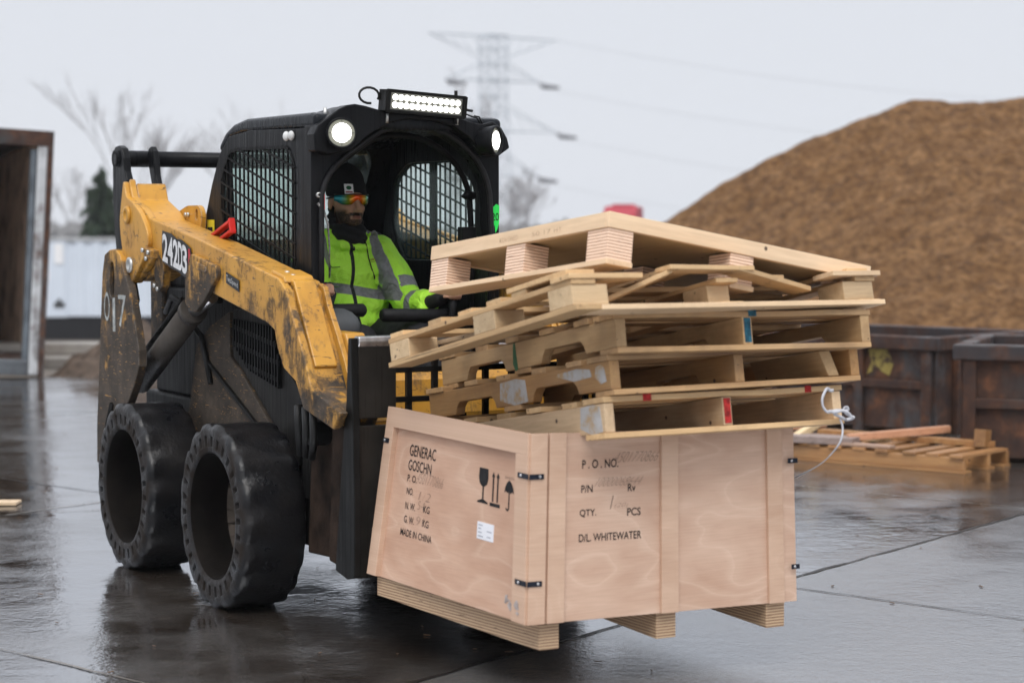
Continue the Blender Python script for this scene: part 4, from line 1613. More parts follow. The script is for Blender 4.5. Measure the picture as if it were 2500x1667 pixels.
b = B()
hv = .003
b.ball(pp(-.415, hv, 1.80), (.098, .077, .100), 20)
b.ball(pp(-.378, hv, 1.722), (.078, .063, .085), 20)
b.ball(pp(-.350, hv, 1.675), (.050, .048, .035), 16)
b.ball(pp(-.318, hv, 1.662), (.022, .026, .018), 14)
for s in (-1, 1):
    b.ball(pp(-.338, hv + s * .034, 1.725), (.030, .022, .024), 12)
    b.ball(pp(-.318, hv + s * .030, 1.764), (.012, .016, .010), 12)
    b.ball(pp(-.425, hv + s * .079, 1.748), (.020, .010, .032), 12)
    b.ball(pp(-.296, hv + s * .012, 1.714), (.012, .008, .009), 10)
    b.ball(pp(-.300, hv + s * .010, 1.6915), (.010, .014, .0055), 10)
b.ball(pp(-.316, hv, 1.785), (.020, .050, .012), 14)
b.tube([pp(-.307, hv, 1.778), pp(-.287, hv, 1.745), pp(-.270, hv, 1.720), pp(-.288, hv, 1.706)], [.010, .0115, .0145, .009], 12)
b.ball(pp(-.300, hv, 1.6835), (.011, .021, .007), 12)
b.ball(pp(-.304, hv, 1.6875), (.010, .024, .007), 12)
b.tube([pp(-.425, hv, 1.72), pp(-.44, hv, 1.62), pp(-.445, .005, 1.55)], [.058, .055, .07], 16)
b.ball(pp(-.43, .005, 1.40), (.10, .165, .17), 20)
b.ball(pp(-.41, .005, 1.22), (.11, .155, .14), 20)
b.ball(pp(-.40, .005, 1.12), (.12, .17, .09), 20)
for sg, (sh, el, wr_) in ARMS.items():
    b.ball(sh, .06, 14)
    b.tube([sh, el], [.05, .04], 14)
    b.ball(el, .041, 12)
    b.tube([el, wr_], [.040, .026], 14)
    # legs
    hp, kn, an = pp(-.36, sg * .10, 1.12), pp(.06, sg * .15, 1.13), pp(.26, sg * .15, .90)
    b.ball(hp, .085, 14)
    b.tube([hp, kn], [.085, .058], 16)
    b.ball(kn, .060, 14)
    b.tube([kn, an], [.055, .038], 14)
    b.tube([an, pp(.30, sg * .15, .855), pp(.42, sg * .155, .845)], [.036, .038, .026], 12)
    # hand: palm, five fingers of their own length closed on the lever knob
    off = pp(.10, -.285, 1.33) if sg < 0 else pp(.09, .335, 1.355)
    h = lambda u, v, z: off + V((u, -v * (1 if sg < 0 else -1), z))
    b.tube([wr_, h(-.05, .035, -.015), h(-.018, .008, .012)], [.025, .026, .022], 12)
    for i, (dv, ln) in enumerate(((.024, .9), (.006, 1.0), (-.013, .94), (-.030, .75))):
        b.tube([h(-.030, dv, .018), h(-.004, dv, .034), h(.026, dv * .95, .026 * ln), h(.034 * ln, dv * .9, .0), h(.020 * ln, dv * .85, -.016)], [.0105, .0098, .0092, .0085, .0072], 10)
    b.tube([h(-.046, .040, -.008), h(-.018, .040, -.004), h(.010, .034, -.002), h(.024, .022, -.004)], [.013, .011, .010, .008], 10)


def m_skin():
    n = N('skin and stubble')
    bd = n.attr('beard')
    nz = n.noise(n.obj(), 160, 3)
    col = n.ramp(n.noise(n.obj(), 14, 4), [(.3, (.40, .215, .14)), (.7, (.50, .285, .19))])
    k = n.math('MULTIPLY', bd, n.math('ADD', .55, nz), True)
    lip = n.attr('lip')
    col = n.mix(lip, col, (.22, .085, .065))
    col = n.mix(k, col, (.022, .014, .010))
    n.p.inputs['Subsurface Weight'].default_value = .08
    n.p.inputs['Subsurface Radius'].default_value = (.01, .004, .002)
    n.bump(nz, .1, .001)
    return n.out(col, .6, 0, .2)


person = skin(b, 'person', m_skin(), None, .0052, None, 3)
person.matrix_world = MF @ Matrix.Translation(mp(*PB))
tag(person, 'bearded driver in hi-vis jacket, black beanie and mirrored sunglasses seated in the loader cab', 'person')


def sst(a, c, x):
    t = max(0, min(1, (x - a) / (c - a)))
    return t * t * (3 - 2 * t)


def beard(co):
    u, v, z = unp(co)
    y = abs(v - hv)
    if z < 1.60 or u < -.46:
        return 0.0
    jaw = sst(1.735, 1.70, z) * sst(.030, .052, y) * sst(-.45, -.42, u)
    chin = sst(1.679, 1.672, z)
    mus = sst(.042, .032, y) * sst(1.688, 1.692, z) * sst(1.709, 1.702, z) * sst(-.325, -.31, u)
    sides = sst(.024, .030, y) * sst(1.706, 1.698, z) * sst(-.40, -.36, u)
    return max(jaw, chin * .85, mus, sides * .9)


def lipf(co):
    u, v, z = unp(co)
    y = abs(v - hv)
    return sst(.024, .018, y) * sst(1.677, 1.680, z) * sst(1.693, 1.689, z) * sst(-.318, -.308, u)


set_attr(person, 'beard', beard)
set_attr(person, 'lip', lipf)


# jacket
def fold(co):
    u, v, z = unp(co)
    q = V((u * 7, v * 9, z * 5))
    a = noise.noise(q) * .009 + noise.noise(q * 2.3) * .007 + abs(noise.noise(V((u * 9 + 3, v * 14 + z * 9, z * 13 - v * 8)))) * -.012
    # diagonal drag folds across belly and sleeves
    a += .0075 * math.sin((z * 60 + v * 38 + 5 * noise.noise(V((u * 5, v * 5, z * 5))))) * sst(1.50, 1.36, z) * max(0, noise.noise(V((v * 6, z * 7, 3))) + .35)
    for sg, (sh, el, wr_) in ARMS.items():
        d = (co - el).length
        if d < .16:
            a += .006 * math.sin(d * 120) * (1 - d / .16)
    return a


b = B()
b.ball(pp(-.425, .008, 1.42), (.135, .205, .17), 24)
b.ball(pp(-.40, .008, 1.27), (.150, .205, .13), 24)
b.ball(pp(-.385, .008, 1.20), (.160, .205, .075), 24)
b.tube([pp(-.43, -.16, 1.53), pp(-.43, -.06, 1.575), pp(-.43, .07, 1.575), pp(-.43, .18, 1.53)], [.07, .068, .068, .07], 18)
for sg, (sh, el, wr_) in ARMS.items():
    b.ball(sh, .086, 16)
    b.tube([sh, sh.lerp(el, .5), el], [.088, .086, .078], 18)
    b.ball(el, .073, 16)
    b.tube([el, el.lerp(wr_, .55), wr_ * .94 + el * .06], [.072, .066, .060], 18)
# stand collar and hood folds
pts = []
for k in range(19):
    t = rad(-165 + 330 * k / 18)
    pts.append(pp(-.425 + .115 * math.cos(t), .005 + .105 * math.sin(t), 1.565 + .020 * math.cos(t + .5) * -1 + (.03 if abs(t) > 1.5 else 0)))
b.tube(pts, [.020 + .006 * math.sin(k * 1.3) for k in range(19)], 10)
b.tube([pp(-.36, -.085, 1.60), pp(-.34, -.105, 1.625), pp(-.36, -.125, 1.61), pp(-.38, -.12, 1.58)], [.012, .014, .016, .02], 10)
b.tube([pp(-.50, -.12, 1.58), pp(-.54, .0, 1.60), pp(-.50, .13, 1.58)], [.04, .06, .04], 12)


def m_jacket():
    n = N('hi-vis cloth')
    co = n.obj()
    base = n.ramp(n.noise(co, 7, 5), [(.3, (.44, .90, .05)), (.7, (.56, .98, .09))])
    dirt = n.noise(co, 11, 6, .7)
    base = n.mix(n.math('MULTIPLY', n.ramp(dirt, [(.55, 0.0), (.78, 1.0)]), .35), base, (.13, .30, .03))
    tp = n.ramp(n.attr('tape'), [(.49, 0.0), (.51, 1.0)])
    col = n.mix(tp, base, n.ramp(n.noise(co, 40, 3), [(.3, (.17, .17, .18)), (.7, (.25, .25, .26))]))
    zp = n.ramp(n.attr('zip'), [(.49, 0.0), (.51, 1.0)])
    col = n.mix(zp, col, (.010, .010, .012))
    weave = n.noise(n.map(co, (260, 260, 260)), 1, 2)
    cr = n.noise(co, 11, 3, .5, 1.6)
    cr = n.math('ABSOLUTE', n.math('SUBTRACT', cr, .5))
    n.bump(n.math('ADD', n.math('MULTIPLY', n.math('ADD', weave, n.noise(co, 40, 4)), .05), n.math('MULTIPLY', n.math('MINIMUM', cr, .12), 8.0)), .45, .012)
    return n.out(col, n.mix(tp, (.62, .62, .62), (.38, .38, .38)), 0, .3)


jacket = skin(b, 'jacket', m_jacket(), person, .0065, None, 3, fold)


def seg(co, a, c):
    d = c - a
    t = (co - a).dot(d) / d.length_squared
    return t, (co - (a + d * max(0, min(1, t)))).length


def tapef(co):
    u, v, z = unp(co)
    best = -1.0
    for sg, (sh, el, wr_) in ARMS.items():
        t1, d1 = seg(co, sh, el)
        t2, d2 = seg(co, el, wr_)
        onarm = abs(v) > (.165 if z > 1.3 else .175) or u > -.16
        if onarm:
            if d1 < .105 and t1 < 1.0 and d1 <= d2 + .01:
                best = max(best, .09 - abs(t1 - .74))
            if d2 < .10 and t2 > -.1:
                best = max(best, .11 - abs(t2 - .42))
            if t1 > .25:
                return .5 + best * 3
    # chest band and braces
    if z < 1.545:
        best = max(best, (.023 - abs(z - 1.345 - .02 * math.sin(v * 9))) * 3)
    if z > 1.345:
        for cv in (-.118 - (1.55 - z) * .10, .150):
            best = max(best, (.0235 - abs(v - cv)) * 3)
    return .5 + best * 3


def zipf(co):
    u, v, z = unp(co)
    if u < -.36:
        return 0.0
    c = .033 + .008 * math.sin((z - 1.2) * 16) - (1.57 - z) * .03
    return .5 + (.0085 - abs(v - c)) * 20


set_attr(jacket, 'tape', tapef)
set_attr(jacket, 'zip', zipf)
from mathutils.bvhtree import BVHTree
bv = BVHTree.FromPolygons([v.co for v in jacket.data.vertices], [p.vertices for p in jacket.data.polygons])


def onj(v, z, d=.004):
    h = bv.ray_cast(pp(.0, v, z), V((-1, 0, 0)))
    return (h[0] + V((d, 0, 0))) if h[0] else pp(-.3, v, z)


b = B()
b.tube([onj(.006, 1.60), onj(.010, 1.57), onj(.016, 1.545)], .003, 6)
b.ball(onj(.017, 1.537), .007, 8)
b.tube([onj(-.055, 1.60), onj(-.052, 1.56), onj(-.060, 1.50), onj(-.072, 1.45), onj(-.085, 1.415), onj(-.092, 1.40)], .003, 6)
b.build('drawstring', WIRE, jacket)
b = B()
b.tube([onj(.15, 1.47, .001), onj(.12, 1.455, .001), onj(.085, 1.458, .001)], .0022, 6)
b.tube([onj(.15, 1.37, .001), onj(.12, 1.366, .001), onj(.085, 1.367, .001)], .0018, 6)
b.build('pocket_seam', plain('dark seam', (.08, .22, .02), .7), jacket)
b = B()
for k in range(5):
    b.tube([onj(-.072 - .007 * k, 1.492 + .001 * k, .001), onj(-.074 - .007 * k, 1.484 + .001 * k, .001)], .0014, 5)
b.tube([onj(-.072, 1.480, .001), onj(-.088, 1.479, .001), onj(-.106, 1.486, .001)], .0011, 5)
b.build('chest_print', plain('dull red print', (.25, .10, .03), .6), jacket)

# trousers, gloves, boots, neck gaiter
b = B()
b.ball(pp(-.40, .005, 1.13), (.15, .19, .085), 20)
for sg in (-1, 1):
    hp, kn, an = pp(-.36, sg * .10, 1.125), pp(.06, sg * .15, 1.135), pp(.25, sg * .15, .91)
    b.ball(hp, .10, 14)
    b.tube([hp, kn], [.10, .076], 16)
    b.ball(kn, .077, 14)
    b.tube([kn, an], [.074, .062], 14)
skin(b, 'trousers', plain('black work trousers', (.012, .012, .014), .75, 0, .3, 30, .3), person, .010, None, 3)
for sg in (-1, 1):
    b = B()
    b.tube([pp(.24, sg * .15, .95), pp(.27, sg * .15, .87), pp(.30, sg * .15, .85)], [.058, .052, .05], 14)
    b.tube([pp(.28, sg * .15, .848), pp(.44, sg * .156, .842)], [.048, .042], 14)
    skin(b, 'boot', plain('work boot', (.03, .02, .014), .6), person, .008, None, 2)
    sh, el, wr_ = ARMS[sg]
    off = pp(.10, -.285, 1.33) if sg < 0 else pp(.09, .335, 1.355)
    h = lambda u, v, z: off + V((u, -v * (1 if sg < 0 else -1), z))
    b = B()
    b.tube([wr_.lerp(el, .12), wr_, h(-.05, .035, -.015), h(-.018, .008, .012)], [.034, .032, .031, .027], 14)
    for dv in (.024, .006, -.013, -.030):
        b.tube([h(-.030, dv, .018), h(-.004, dv, .034), h(.010, dv * .97, .033)], [.0135, .0125, .012], 10)
    b.tube([h(-.046, .040, -.008), h(-.018, .040, -.004), h(-.004, .037, -.003)], [.016, .0138, .013], 10)
    skin(b, 'glove', plain('black glove', (.014, .013, .014), .6, 0, .3, 60, .3), person, .004, None, 2)
b = B()
b.tube([pp(-.42, hv, 1.535), pp(-.415, hv, 1.58), pp(-.405, hv, 1.62), pp(-.408, hv, 1.655)], [.105, .097, .090, .076], 24)
b.tube([pp(-.415, hv + .075, 1.64), pp(-.445, hv + .06, 1.70), pp(-.46, hv + .05, 1.74)], [.02, .022, .02], 10)
b.tube([pp(-.415, hv - .075, 1.64), pp(-.445, hv - .06, 1.70), pp(-.46, hv - .05, 1.74)], [.02, .022, .02], 10)
skin(b, 'neck_gaiter', plain('black fleece', (.011, .011, .012), .85, 0, .3, 40, .3), person, .007, None, 3, lambda c: .004 * math.sin(c.z * 160 + 3 * c.y * 20))
# beanie
b = B()
prof = [(1.782, .080), (1.780, .088), (1.788, .0925), (1.82, .0935), (1.842, .0925), (1.848, .0895), (1.852, .0885), (1.88, .085), (1.905, .075), (1.925, .056), (1.938, .032), (1.943, .002)]
b.lathe(prof, lambda a, x, y: pp(-.418 + x * 1.14 - (a - 1.80) * .18 + max(0, a - 1.78) * -.05, hv + y * 1.0, a - (x < 0) * 0 - x * .06), 40)
bn = b.build('beanie', None or plain('black knit', (.010, .010, .011), .9, 0, .3, 50, .6), person)
b = B()
pc = lambda s, t, d=0.0: (lambda an, z: pp(-.418 + (.0945 + d) * 1.14 * math.cos(an) - .0 - (z - 1.80) * .21, hv + (.0945 + d) * math.sin(an), z - .0945 * math.cos(an) * .06))(rad(31 - 24 * s), 1.797 + .046 * t)
b.prism([(0, 0), (.33, 0), (.66, 0), (1, 0), (1, 1), (.66, 1), (.33, 1), (0, 1)], lambda s, t, k: pc(s, t, .001 + .0025 * k))
pt = b.build('patch', WHITE, bn)
b = B()
b.prism([(.5 + .30 * math.cos(k * .524) , .62 + .20 * math.sin(k * .524)) for k in range(12)], lambda s, t, k: pc(s, t, .0036 + .001 * k))
b.build('green_emblem', plain('emblem green', (.01, .10, .04), .6), pt)
b = B()
b.prism([(.12, .12), (.88, .12), (.88, .25), (.12, .25)], lambda s, t, k: pc(s, t, .0036 + .001 * k))
b.build('red_print', plain('emblem red', (.30, .03, .04), .6), pt)


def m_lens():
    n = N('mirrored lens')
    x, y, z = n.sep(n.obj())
    col = n.ramp(n.math('ADD', n.math('MULTIPLY', y, 6.2), .5), [(.06, (.02, .30, .36)), (.20, (.25, .36, .03)), (.30, (.70, .30, .01)), (.42, (.95, .10, .01)), (.58, (.95, .13, .01)), (.70, (.75, .36, .01)), (.82, (.10, .40, .10)), (.95, (.02, .30, .40))])  # reflected sheen of the coating painted in as a colour gradient
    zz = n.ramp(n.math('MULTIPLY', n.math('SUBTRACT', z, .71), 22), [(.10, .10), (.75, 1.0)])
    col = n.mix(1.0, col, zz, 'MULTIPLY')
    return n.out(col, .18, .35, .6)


b = B()
rows = []
for k in range(33):
    an = rad(-72 + 144 * k / 32)
    dip = abs(math.degrees(an))
    bot = 1.762 - .020 * sst(4, 20, dip) + .018 * sst(40, 72, dip)
    top = 1.787 - .004 * sst(30, 72, dip)
    row = []
    for r in (0, .004):
        for zz in (bot, (bot + top) / 2, top):
            tilt = (zz - 1.765) * .12
            row.append(b._v(pp(-.400 + (.108 + r + tilt) * math.cos(an), hv + (.086 + r) * math.sin(an), zz)))
    rows.append(row)
for a, c in zip(rows, rows[1:]):
    for i, j in ((0, 1), (1, 2), (2, 5), (5, 4), (4, 3), (3, 0)):
        b.bm.faces.new([a[i], a[j], c[j], c[i]]).smooth = i != j and (i, j) in ((5, 4), (4, 3), (0, 1), (1, 2))
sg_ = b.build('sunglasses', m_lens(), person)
b = B()
for s in (-1, 1):
    b.tube([pp(-.400 + .112 * math.cos(rad(70)), hv + s * .089 * math.sin(rad(70)), 1.778), pp(-.39, hv + s * .089, 1.778), pp(-.44, hv + s * .087, 1.772)], .0045, 8)
b.tube([pp(-.400 + .113 * math.cos(rad(t)), hv + .091 * math.sin(rad(t)), 1.789) for t in range(-70, 71, 10)], .003, 6)
b.build('frame', WIRE, sg_)


# ================================================================== the yard
def m_ground():
    n = N('wet concrete')
    co = n.geo()
    big = n.noise(co, .35, 4, .6)
    mid = n.noise(co, 2.2, 6, .65)
    fine = n.noise(co, 22, 4, .6)
    col = n.ramp(mid, [(.3, (.020, .017, .014)), (.7, (.052, .045, .038))])
    spk = n.noise(n.map(co, (9, 26, 9), rot=(0, 0, .4)), 1, 5, .7)
    col = n.mix(n.math('MULTIPLY', n.ramp(spk, [(.56, 0.0), (.70, 1.0)]), .7), col, (.13, .088, .055))
    dm = n.noise(co, 12, 3, .5)
    col = n.mix(n.ramp(dm, [(.70, 0.0), (.76, .7)]), col, (.012, .010, .009))
    # standing water: smooth where pooled, rippled skin elsewhere
    x, y, z = n.sep(co)
    a = n.math('SUBTRACT', n.math('MULTIPLY', x, .80), n.math('MULTIPLY', y, .60))
    slab = n.math('GREATER_THAN', a, -4.66)               # the pour right of the long crack is paler and rougher
    pool = n.ramp(n.math('ADD', n.math('ADD', n.math('MULTIPLY', big, .6), n.math('MULTIPLY', mid, .45)), n.math('MULTIPLY', slab, .16)), [(.44, 0.0), (.66, 1.0)])
    wet = n.ramp(n.noise(co, 1.1, 5, .6), [(.38, (.024, .015, .010)), (.62, (.046, .033, .024))])
    col = n.mix(pool, n.mix(.6, col, wet), n.mix(.5, col, (.155, .150, .145)))
    rough = n.mix(pool, (.06, .06, .06), (.24, .24, .24))
    rip = n.noise(n.map(co, (1.0, 1.0, 1.0)), 13, 3, .55, .4)
    tex = n.noise(co, 48, 3, .6)
    hgt = n.math('ADD', n.math('MULTIPLY', rip, n.math('ADD', .42, n.math('MULTIPLY', pool, .4))), n.math('MULTIPLY', tex, n.math('MULTIPLY', pool, .95)))
    hgt = n.math('ADD', hgt, n.math('MULTIPLY', n.noise(co, 3.0, 2), .35))
    n.bump(hgt, .30, .010)
    n.p.inputs['IOR'].default_value = 1.45
    n.out(col, rough, 0, .5)
    # the film of water: a second, mirror-like lobe
    gl = n.n('ShaderNodeBsdfGlossy')
    gl.inputs['Color'].default_value = (.86, .90, .96, 1)
    n.l(rough, gl.inputs['Roughness'])
    n.l(n.p.inputs['Normal'].links[0].from_socket, gl.inputs['Normal'])
    ms = n.n('ShaderNodeMixShader')
    n.l(n.ramp(pool, [(0, .36), (1, .29)]), ms.inputs[0])
    n.l(n.p.outputs[0], ms.inputs[1])
    n.l(gl.outputs[0], ms.inputs[2])
    n.l(ms.outputs[0], n.t.nodes['Material Output'].inputs['Surface'])
    return n.m


GROUND = m_ground()
b = B()
gp = [(-60, -20), (80, -20), (80, 60), (-2.2, 60), (-2.6, 22.7), (-60, 23.6)]
b.prism(gp, lambda x, y, k: V((x, y, 0 if k else -.5)))
yard = struct(b.build('pavement', GROUND))
b = B()
b.face([(-1500, -300, -2.1), (1500, -300, -2.1), (1500, 2500, -2.1), (-1500, 2500, -2.1)])
struct(b.build('ground', plain('bare earth', (.085, .07, .055), .8, 0, .3, .3)))
b = B()
b.face([(-60, 23.4, -.06), (-2.4, 22.6, -.06), (-2.4, 29, -2.09), (-60, 30, -2.09)])
struct(b.build('slope', plain('gravel slope', (.16, .145, .125), .8, 0, .35, 4, .5)))

# slab joints, laid as thin strips over the slab
JNT = plain('joint filler', (.010, .008, .007), .45, 0, .4, 5)
JNL = plain('pale joint edge', (.14, .125, .11), .3, 0, .4, 9)
R = random.Random(3)


def joint(nx, ny, off, t0, t1, w, m):
    d = V((-ny, nx, 0))
    nn = V((nx, ny, 0))
    b = B()
    pts = []
    k = int((t1 - t0) / .12)
    for i in range(k + 1):
        t = t0 + (t1 - t0) * i / k
        pts.append((nn * off + d * t, w * R.uniform(.45, 1.25), R.uniform(-.006, .006)))
    va = [b._v(p + nn * (ww / 2 + o) + V((0, 0, .0035))) for p, ww, o in pts]
    vb = [b._v(p + nn * (-ww / 2 + o) + V((0, 0, .0035))) for p, ww, o in pts]
    for i in range(k):
        b.bm.faces.new([va[i], va[i + 1], vb[i + 1], vb[i]])
    b.build('joint', m, yard)


for off in (4.56, 7.76, 10.9, 14.2, 17.6):
    joint(.665, .747, off, -6, 18, .014, JNT if off == 7.76 else JNL)
for off in (-14.0, -9.3, -4.66, -.2):
    joint(.80, -.60, off, -4, 26, .022, JNT if off > -5 else JNL)
joint(.19, .98, 17.3, -3, 9, .03, JNT)
joint(-.42, .905, 11.8, -4, 2.6, .014, JNL)

# debris: twigs, chips of wood and stones scattered on the wet slab
CH = plain('wet wood chip', (.10, .055, .028), .5, 0, .6, 20)
b = B()
for i in range(200):
    y = 6.2 + 17 * R.random() ** 1.4
    x = R.uniform(-.27, .27) * y
    s = R.uniform(.003, .013)
    a = R.uniform(0, 6.28)
    d = V((math.cos(a), math.sin(a), 0))
    p = V((x, y, .004 + s * .1))
    b.bar(p - d * s * R.uniform(.6, 2.2), p + d * s, s * R.uniform(.3, .8), s * .22)
o = b.build('debris', CH)
tag(o, 'dark wood chips and grit scattered over the wet concrete', 'debris', None, 'stuff')
b = B()
b.box((-3.20, 12.03, .004), (-2.93, 12.17, .022))
o = b.build('wood_offcut', m_wood('pale offcut', (.5, .36, .22), (.66, .5, .33), 'X', .1), None, .003)
tag(o, 'single pale wood offcut lying on wet concrete in front of the open trailer', 'wood')

# ------------------------------------------------------------------ open trailer on the left
TM = Matrix.Translation((-5.24, 22.8, 0)) @ Matrix.Rotation(rad(18.5), 4, 'Z') @ Matrix.Rotation(rad(3.2), 4, 'Y')
tr = thing('box_trailer', 'open rusty box trailer with white door post at the yard edge', 'trailer', TM)
RST = m_rust('rusty trailer steel', (.10, .10, .105), .47)
INS = m_rust('rusty inner wall', (.56, .42, .31), .55, 3.0)
WHP = m_rust('flaking white post', (.26, .265, .27), .56, 5.0)
H_ = 2.72
b = B()
b.box((-2.55, .1, 0), (-2.50, 7, H_))
b.box((-.05, .1, .0), (.0, 7, H_))
b.build('side_wall', INS, tr)
b = B()
b.box((-2.5, 6.9, .0), (-.05, 7, H_))
b.build('back_wall', INS, tr)
b = B()
b.box((-2.5, .1, .0), (-.05, 6.9, .16))
b.build('trailer_floor', RST, tr)
b = B()
b.box((-2.56, .0, H_ - .05), (.01, 7, H_))
b.box((-2.56, -.02, H_ - .16), (.01, .08, H_ + .01))
b.build('trailer_roof', m_rust('rusty roof edge', (.02, .02, .02), .44, 2.0), tr)
b = B()
b.box((-2.55, -.012, 0.02), (-2.42, .1, H_ - .16))
b.build('door_post', WHP, tr, .008)
b = B()
b.box((-.16, -.012, .02), (-.055, .1, H_ - .16))
b.build('door_post', WHP, tr, .008)
b = B()
b.box((-.055, -.03, .0), (.01, .1, H_ - .16))
b.build('corner_post', m_rust('rusted corner post', (.045, .04, .038), .43, 1.0), tr, .008)
b = B()
b.box((-.23, .02, .17), (-.165, .16, H_ - .2))
b.build('inner_post', plain('grey blue post', (.10, .115, .13), .6, 0, .4, 4), tr, .01)
b = B()
for k in range(4):
    b.box((-2.42, -.02 - .008 * (k % 2), .02 + k * .042), (-.17, .08, .056 + k * .042))
b.build('sill', plain('ribbed grey sill', (.13, .14, .15), .45, .3, .4, 5), tr, .004)

# ------------------------------------------------------------------ white trailer, block wall and earth heap behind the yard edge
WM = Matrix.Translation((-13.7, 70, -2.1))
wt = thing('white_trailer', 'white corrugated trailer parked beyond the yard edge, with placards on its front', 'trailer', WM)
WHT = plain('white trailer panel', (.60, .66, .74), .5, 0, .05, 1)
b = B()
b.box((-2.6, 0, .78), (-1.55, 2.5, 3.44))
b.build('front_section', WHT, wt, .03)
b = B()
prof = []
x = -1.55
k = 0
while x < 7.0:
    dd = .06 if k % 4 in (1, 2) else 0
    prof.append((x, dd))
    x += .14
    k += 1
poly = prof + [(prof[-1][0], 2.5), (-1.55, 2.5)]
b.prism(poly, lambda x, y, k: V((x, y, 3.40 if k else .82)))
b.build('corrugated_body', WHT, wt)
b = B()
b.box((-2.62, -.03, 3.40), (7.0, 2.5, 3.5))
b.build('top_rail', plain('trailer rail', (.42, .43, .44), .5), wt)
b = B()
b.box((-2.6, .05, .0), (7, 2.5, .77))  # solid dark box standing in for the shade under the trailer
b.build('underbody_shade', plain('shade under trailer', (.012, .012, .014), .8), wt)
b = B()
b.box((-1.92, -.03, 2.62), (-1.62, -.004, 3.30))
b.build('white_plate', WHITE, wt)
b = B()
b.box((-2.45, -.03, 2.02), (-2.12, -.004, 2.4))
pl = b.build('placard', WHITE, wt)
b = B()
for z in (2.10, 2.2, 2.3):
    b.box((-2.42, -.034, z), (-2.15, -.031, z + .045))
b.build('red_print', plain('placard red', (.5, .03, .03), .5), pl)
b = B()
b.box((-2.42, -.03, 1.45), (-2.18, -.004, 1.8))
b.build('placard', WHITE, wt)
b = B()
b.box((-1.95, -.05, 1.15), (-1.6, .0, 1.30))
b.box((-1.83, -.05, 1.30), (-1.72, .0, 1.42))
b.build('coupling_box', plain('dark fitting', (.03, .03, .03), .6), wt)
for k in range(2):
    CM = Matrix.Translation((-6.9 + .1 * k, 24.3 + .5 * k, -.02 + .15 * k)) @ Matrix.Rotation(rad(2 - 3 * k), 4, 'Z')
    c = B()
    c.box((-.2, 0, 0), (3.2, .5, .135))
    o = c.build('concrete_barrier', plain('pale concrete %d' % k, (.36, .345, .32), .7, 0, .2, 4, .3), None, .02)
    o.matrix_world = CM
    tag(o, ['low pale concrete barrier lying lowest at the yard edge', 'pale concrete barrier stacked higher, just under the white trailer'][k], 'barrier', 'concrete barriers at the yard edge')


def mound(name, m, cx, cy, rx, ry, h, seed, n=48, rough=.12):
    b = B()
    g = []
    for i in range(n + 1):
        row = []
        for j in range(n + 1):
            x, y = -1 + 2 * i / n, -1 + 2 * j / n
            r = math.sqrt(x * x + y * y)
            z = h * max(0, 1 - r) ** .85
            z += rough * h * noise.fractal(V((x * 3 + seed, y * 3, seed)), .8, 2.1, 5) * min(1, max(0, 1.02 - r) * 5)
            row.append(b._v((x * rx, y * ry, z - .02)))
        g.append(row)
    for i in range(n):
        for j in range(n):
            b.bm.faces.new([g[i][j], g[i + 1][j], g[i + 1][j + 1], g[i][j + 1]]).smooth = True
    o = b.build(name, m)
    o.location = (cx, cy, 0)
    return o


DIRT = plain('dark earth', (.075, .055, .042), .9, 0, .5, 9, .8)
o = mound('earth_heap', DIRT, -4.25, 23.4, 1.0, .8, .62, 2.0)
tag(o, 'small heap of dark earth beside the loader tower, before the concrete barriers', 'heap')


# ------------------------------------------------------------------ mulch heap
def m_mulch():
    n = N('shredded bark mulch')
    co = n.geo()
    a = n.noise(n.map(co, (1.0, 1.0, 1.5)), 3.4, 9, .74)
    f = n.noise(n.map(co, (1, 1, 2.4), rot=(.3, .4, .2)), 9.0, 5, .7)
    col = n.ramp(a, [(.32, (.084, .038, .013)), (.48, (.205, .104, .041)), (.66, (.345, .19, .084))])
    col = n.mix(n.ramp(f, [(.36, .8), (.54, 0.0)]), col, (.050, .025, .012))  # crevice shade painted into the colour where the relief is low
    col = n.mix(n.ramp(f, [(.60, 0.0), (.74, .5)]), col, (.38, .25, .135))
    n.bump(n.math('ADD', a, n.math('MULTIPLY', f, .6)), 1.0, .12)
    return n.out(col, .9, 0, .2)


ridge = [(-1.4, .0), (-.72, .12), (.4, .75), (1.6, 1.25), (2.8, 1.82), (3.62, 2.44), (4.32, 2.82), (5.0, 3.13), (5.6, 3.42), (6.3, 3.70), (6.95, 3.88), (7.3, 3.90), (7.9, 3.92), (8.4, 3.95), (9.0, 4.04), (10.5, 4.25), (13, 4.2), (16, 3.9), (19, 2.6), (23, .0)]


def rz(x):
    for (a, za), (c, zc) in zip(ridge, ridge[1:]):
        if a <= x <= c:
            t = (x - a) / (c - a)
            return za + (zc - za) * t
    return 0.0


b = B()
g = []
nx, ny = 230, 150
for i in range(nx + 1):
    row = []
    for j in range(ny + 1):
        x = -1.4 + 24.4 * i / nx
        y = 26.5 + 19 * j / ny
        d = abs(y - 36.0)
        z = rz(x) * .985 - .47 * max(0, d - .5) - .05 * min(d, .5)
        p = V((x, y, 0))
        z += .10 * noise.fractal(p * .55, 1.0, 2.0, 3) + .15 * noise.fractal(p * 2.6, .8, 2.1, 6) * (.35 if d < .6 else 1)
        row.append(b._v((x, y, max(-.05, z))))
    g.append(row)
for i in range(nx):
    for j in range(ny):
        if max(v.co.z for v in (g[i][j], g[i + 1][j], g[i + 1][j + 1], g[i][j + 1])) > -.04:
            b.bm.faces.new([g[i][j], g[i + 1][j], g[i + 1][j + 1], g[i][j + 1]]).smooth = True
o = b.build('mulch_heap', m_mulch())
tag(o, 'huge heap of brown shredded bark mulch rising behind the rusty dumpsters', 'heap')

